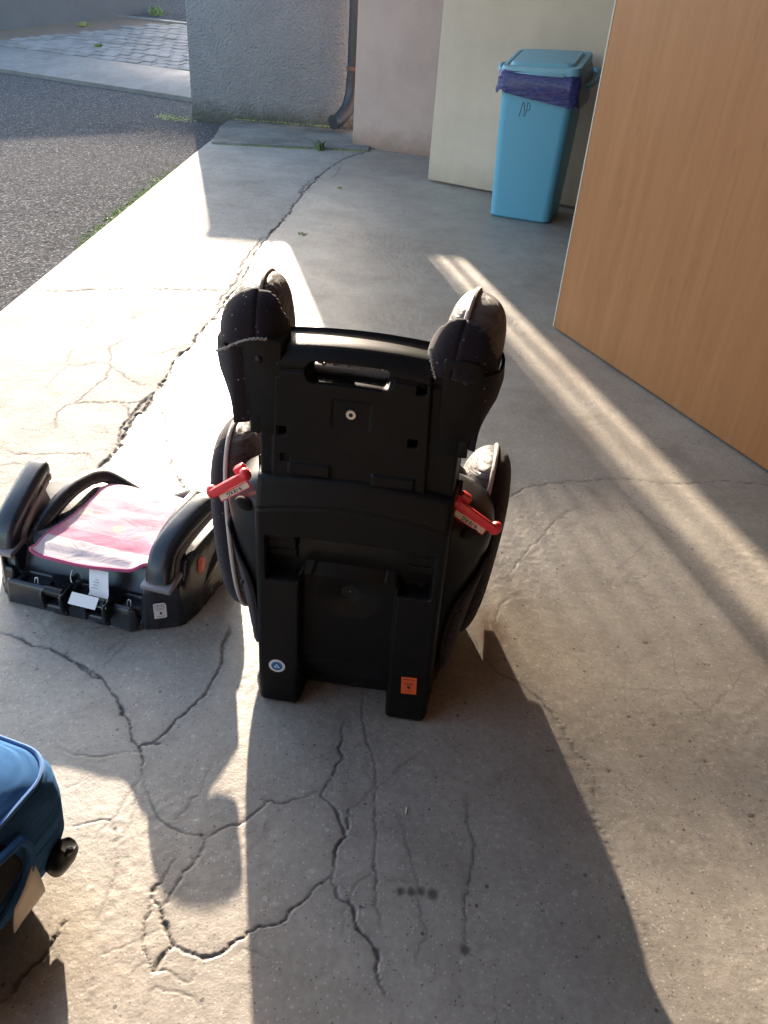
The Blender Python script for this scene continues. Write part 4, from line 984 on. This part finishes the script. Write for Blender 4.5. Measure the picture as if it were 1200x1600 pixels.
# seat side rails
for s in (-1, 1):
    rl = smooth_path([(s * .145, .085, .098), (s * .135, .15, .136), (s * .132, .25, .150), (s * .120, .335, .135), (s * .08, .360, .104), (s * .02, .362, .070)], 6)
    rings('side_rail', tube_rings(rl, .014, 10, 1.3), M_NAVY, bo)
    rl = smooth_path([(s * .205, .135, .040), (s * .212, .20, .080), (s * .210, .27, .090), (s * .185, .335, .060)], 6)
    rings('outer_rail', tube_rings(rl, .020, 10, 1.1), M_NAVY, bo)
    # armrest: rounded arm that rises and runs back, with a grey band under it
    path = smooth_path([(s * .174, .050, .112), (s * .173, .062, .142), (s * .172, .086, .164), (s * .178, .130, .182), (s * .190, .195, .198), (s * .198, .236, .203)], 7)
    def arm_ring(p, t, hw, hh, off, n=20, pw=3.2):
        t = t.normalized(); sdv = Vector((1, 0, 0)); sdv = (sdv - t * sdv.dot(t)).normalized(); upv = sdv.cross(t); upv = upv if (upv.z > 0 or upv.y < 0 and abs(upv.z) < .3) else -upv
        out = []
        for k in range(n):
            a = 2 * math.pi * k / n; c, q = math.cos(a), math.sin(a)
            out.append(p + upv * off + sdv * (hw * abs(c) ** (2 / pw) * (1 if c >= 0 else -1)) + upv * (hh * abs(q) ** (2 / pw) * (1 if q >= 0 else -1)))
        return out
    up_r, tr_r = [], []
    for i, p in enumerate(path):
        t = path[min(i + 1, len(path) - 1)] - path[max(i - 1, 0)]; u = i / (len(path) - 1)
        endk = 1.0 if u < .9 else math.sqrt(max(1 - ((u - .9) / .105) ** 2, .05))
        up_r.append(arm_ring(p, t, (.027 - .003 * u) * endk, (.023 - .005 * u) * endk, .002))
        tr_r.append(arm_ring(p, t, (.0275 - .004 * u) * endk, (.015 - .004 * u) * endk, -.026 + .006 * u))
    am = rings('armrest', up_r, M_NAVY, bo, sharp=50)
    rings('under_band', tr_r, M_GREYPL, am, sharp=50)
    bm = bmesh.new(); bm_box(bm, (.066, .062, .014), (s * .176, .050, .111), Matrix.Rotation(R(8), 3, 'X'), .005); bm_obj('arm_collar', bm, M_GREYPL, am)
    # inner gusset between arm and seat
    py_obj('gusset', [(s * .150, .07, .07), (s * .150, .20, .10), (s * .158, .18, .185), (s * .155, .10, .15), (s * .158, .07, .07), (s * .158, .20, .10), (s * .166, .18, .185), (s * .163, .10, .15)],
           [(0, 1, 2, 3), (7, 6, 5, 4), (0, 4, 5, 1), (1, 5, 6, 2), (2, 6, 7, 3), (3, 7, 4, 0)], M_GREYPL, bo, False)
    # thin black elastic across the arm foot
    tube('elastic', smooth_path([(s * .192, .045, .110), (s * .205, .095, .098), (s * .215, .13, .075)], 5), .0016, M_VOID, bo, 6)
    tube('elastic', smooth_path([(s * .198, .115, .118), (s * .204, .100, .100), (s * .197, .06, .082)], 5), .0016, M_VOID, bo, 6)
bm = bmesh.new(); bm_box(bm, (.016, .028, .036), (.216, .138, .100), Matrix.Rotation(R(-20), 3, 'X'), .006, 3); bm_obj('belt_clip', bm, M_CORAL, bo)
for x in (-.030, .064):     # the two latch loops at the front
    bm = bmesh.new()
    for s in (-1, 1): bm_box(bm, (.008, .046, .046), (x + s * .021, -.008, .052), None, .006, 3)
    bm_box(bm, (.040, .028, .020), (x, -.012, .032), None, .006, 3)
    lt_ = bm_obj('latch', bm, M_NAVY, bo)
    tube('roller', [(x - .019, -.013, .069), (x + .019, -.013, .069)], .0115, M_GLOSSBLACK, lt_, 14)
    bm = bmesh.new(); bm_box(bm, (.036, .030, .018), (x, .006, .010), None, .005); bm_obj('foot', bm, M_VOID, lt_)
bm = bmesh.new()
for k in range(4): bm_box(bm, (.006, .010, .012), (.006 + k * .010, -.006, .040), None, .001, 1)
bm_obj('grid_bars', bm, M_NAVY, bo)
for x in (-.098, .112): tube('cord_loop', smooth_path([(x - .003, .018, .040), (x - .002, .024, .058), (x + .004, .024, .058), (x + .005, .018, .040)], 4), .0012, M_WHITE, bo, 6)
# sticker on the right front corner
ca = math.atan2(.057, .087)
SM = Matrix.Translation((.176, .0300, .050)) @ Matrix.Rotation(ca, 4, 'Z') @ Matrix.Rotation(R(-4), 4, 'X') @ Matrix.Translation((0, -.0065, 0))
bm = bmesh.new(); bm_prism(bm, [(x, z) for x, z in ((-.0125, -.019), (.0105, -.019), (.0125, -.017), (.0125, .015), (.0085, .019), (-.0105, .019), (-.0125, .017))], 0, .0006, 0, 1, Matrix.Rotation(R(90), 4, 'X')); bmesh.ops.transform(bm, matrix=SM, verts=bm.verts)
stk = bm_obj('approval_sticker', bm, M_WHITE, bo, smooth=False)
tiny_lines('lettering', stk, M_INK, [(.9, True), (.9, False), (.9, False), (.6, False), (0, False), (0, False), (0, False), (.75, False)], 0, -.0010, .0145, .0041, .023, rnd, SM, .0012)
disc('seal_mark', .0036, tuple(SM @ Vector((0, -.0009, -.006))), M_INK, stk, 14)
# paper tag under the cloth
tg = [[(x + .046 + .004 * k, .036 - .052 * k / 6 - .010 * (k > 4), .112 - .042 * k / 6 + .004 * math.sin(k)) for x in (-.021, -.007, .007, .021)] for k in range(7)]
pt = rings('paper_tag', tg, M_WHITE, bo, cap=False, closed=False)
tg2 = [[(x + .046 + sh, -.018 - .010 * k, .077 - .008 * k + .010) for x, sh in ((-.027, -.004), (-.008, 0), (.008, .002), (.022, .006))] for k in range(3)]
rings('folded_end', tg2, M_WHITE, pt, cap=False, closed=False)
TM = Matrix.Translation((.048, .010, .0955)) @ Matrix.Rotation(R(-51), 4, 'X')
tiny_lines('lettering', pt, M_INK, [(.3, False), (.5, False), (.4, False), (.55, False)], .004, -.0012, .010, .006, .026, rnd, TM, .0010)
# pink cloth
def cloth_fn(X, Y):
    z = seat_z(np.clip(X, -.14, .14), np.clip(Y, .05, .34)) + .010
    z = z + fnoise(X * 14, Y * 22, 101, 2) * .007 + np.clip(.07 - Y, 0, 1) * -.10
    z = z + .012 * np.exp(-((X + .112) / .016) ** 2 - ((Y - .03) / .022) ** 2) + .014 * np.exp(-((X - .142) / .02) ** 2 - ((Y - .05) / .02) ** 2)
    z = z - np.clip(Y - .30, 0, 1) ** 2 * 6
    return z
nx, ny = 110, 130; U, Vv = np.meshgrid(np.linspace(-1, 1, nx), np.linspace(0, 1, ny))
Yc = .022 + Vv * .335; Xc = .018 + U * (.126 + .006 * np.sin(Vv * 9) - .022 * Vv) + .006 * (1 - Vv) + fnoise(Vv * 14, U * 2, 5, 2) * .008
Yc = Yc + (1 - Vv) * ((.020 * U ** 2) * 0.6 + .026 * (U + 1) / 2)
Zc = cloth_fn(Xc, Yc)
clo = grid_mesh('cloth_pad', np.stack([Xc, Yc, Zc], -1).reshape(-1, 3), nx, ny, M_PINKCLOTH, bo)
so = clo.modifiers.new('thick', 'SOLIDIFY'); so.thickness = .006; so.offset = -1
edge = [(Xc[0, i], Yc[0, i] - .001, Zc[0, i] - .003) for i in range(0, nx, 3)]
tube('front_hem', edge, .0042, M_HEM, clo, 8)
tube('side_hem', [(Xc[i, 0] - .001, Yc[i, 0], Zc[i, 0] - .002) for i in range(0, ny, 4)], .0032, M_HEM, clo, 8)
tube('side_hem', [(Xc[i, -1] + .001, Yc[i, -1], Zc[i, -1] - .002) for i in range(0, ny, 4)], .0032, M_HEM, clo, 8)
tube('loose_thread', smooth_path([(-.004, .020, .110), (-.002, .008, .102), (.006, -.002, .096)], 4), .0007, M_WHITE, clo, 5)

# ---------------------------------------------------------------- blue seat at the left edge
bs = thing('blue_seat', 'blue fabric child booster seat cut off by the left edge', 'booster seat', (-0.420, 0.745, 0), -17)
def blob(poly_w, z, rr=.06):
    x0, x1, y0, y1 = poly_w
    return [(x, y, z) for x, y, _ in rrect(x1 - x0, y1 - y0, rr, (x0 + x1) / 2, (y0 + y1) / 2, 0, 9)]
lv = [((-.36, -.050, -.33, -.05), .015, .05), ((-.38, -.020, -.35, -.02), .035, .05), ((-.395, -.006, -.362, -.004), .085, .055), ((-.40, -.002, -.37, .0), .150, .058), ((-.40, -.004, -.37, -.002), .195, .058), ((-.395, -.014, -.362, -.012), .220, .055)]
body_r = [blob(w, z, r) for w, z, r in lv]
rings('seat_side', body_r, M_BLUEF, bs, cap=True, sharp=70)
top_r = [blob((-.394, -.015, -.361, -.013), .2205, .055), blob((-.375, -.036, -.342, -.034), .238, .06), blob((-.34, -.07, -.31, -.07), .246, .05), blob((-.30, -.11, -.27, -.11), .241, .04), blob((-.26, -.15, -.23, -.15), .235, .03)]
rings('seat_top', top_r, M_BLUEF, bs, cap=True, sharp=70)
pr = blob((-.396, -.013, -.363, -.011), .2215, .055); tube('piping', pr + [pr[0]], .0034, M_BLUEP, bs, 8)
s2 = blob((-.345, -.066, -.315, -.066), .2455, .05); tube('seam', s2 + [s2[0]], .0022, M_BLUEF, bs, 6)
bm = bmesh.new(); bm_box(bm, (.030, .150, .075), (-.012, -.200, .150), Matrix.Rotation(R(-4), 3, 'Y') @ Matrix.Rotation(R(14), 3, 'X'), .010, 3); po = bm_obj('pocket', bm, M_VOID, bs)
w_ = [(.006, -.120, .190), (.006, -.205, .205), (.006, -.280, .185), (.006, -.285, .135), (.006, -.205, .098), (.008, -.150, .108), (.009, -.120, .135), (.008, -.112, .165), (.006, -.120, .190)]
tube('pocket_welt', smooth_path(w_, 4), .0065, M_BLUEF, po, 8)
c_ = [(.012, -.117, .142), (.004, -.108, .054), (.000, -.166, .032), (.013, -.166, .102)]
lb = []
for t in (0, .25, .5, .75, 1):
    a = Vector(c_[0]).lerp(Vector(c_[1]), t); b = Vector(c_[3]).lerp(Vector(c_[2]), t); lb.append([tuple(a.lerp(b, u) + Vector((.003 * math.sin(3 * u + 2 * t), 0, 0))) for u in (0, .25, .5, .75, 1)])
lbo = rings('cloth_label', lb, M_LABEL, bs, cap=False, closed=False); m_ = lbo.modifiers.new('thick', 'SOLIDIFY'); m_.thickness = .002
# black buckle end sticking out of the near side
KM = Matrix.Translation((.002, -.060, .066)) @ Matrix.Scale(.70, 4) @ Matrix.Rotation(R(-14), 4, 'X') @ Matrix.Rotation(R(20), 4, 'Y')
kn = [sup(.012, .016, 0, -.046, 20, 2.4), sup(.022, .026, 0, -.036, 20, 2.6), sup(.026, .030, 0, -.005, 20, 2.8), sup(.024, .027, 0, .022, 20, 2.8), sup(.016, .018, .002, .036, 20, 2.6), sup(.010, .010, .004, .034, 20, 2.4)]
kb = rings('knob', [xf(r, KM) for r in kn], M_GLOSSBLACK, bs, sharp=60)
rings('knob_cap', [xf(r, KM) for r in (sup(.007, .009, -.010, .030, 12, 2, .012), sup(.008, .010, -.010, .043, 12, 2, .012), sup(.003, .004, -.010, .049, 12, 2, .012))], M_GLOSSBLACK, kb)

# small litter on the floor
def chip_(loc, l, mat, lab):
    o = box('twig', (l, .0022, .002), (0, 0, .0012), mat, None, bev=.0005, seg=1); o.location = loc; o.rotation_euler = (0, 0, random.uniform(0, 3)); tag(o, lab, 'litter'); return o
chip_((.079, .860, .0), .014, M_LABEL, 'tiny pale splinter on the shaded floor below the car seat')
chip_((.345, 1.015, .0), .016, M_DIRT, 'tiny brown twig in the sun beside the car seat shadow edge')
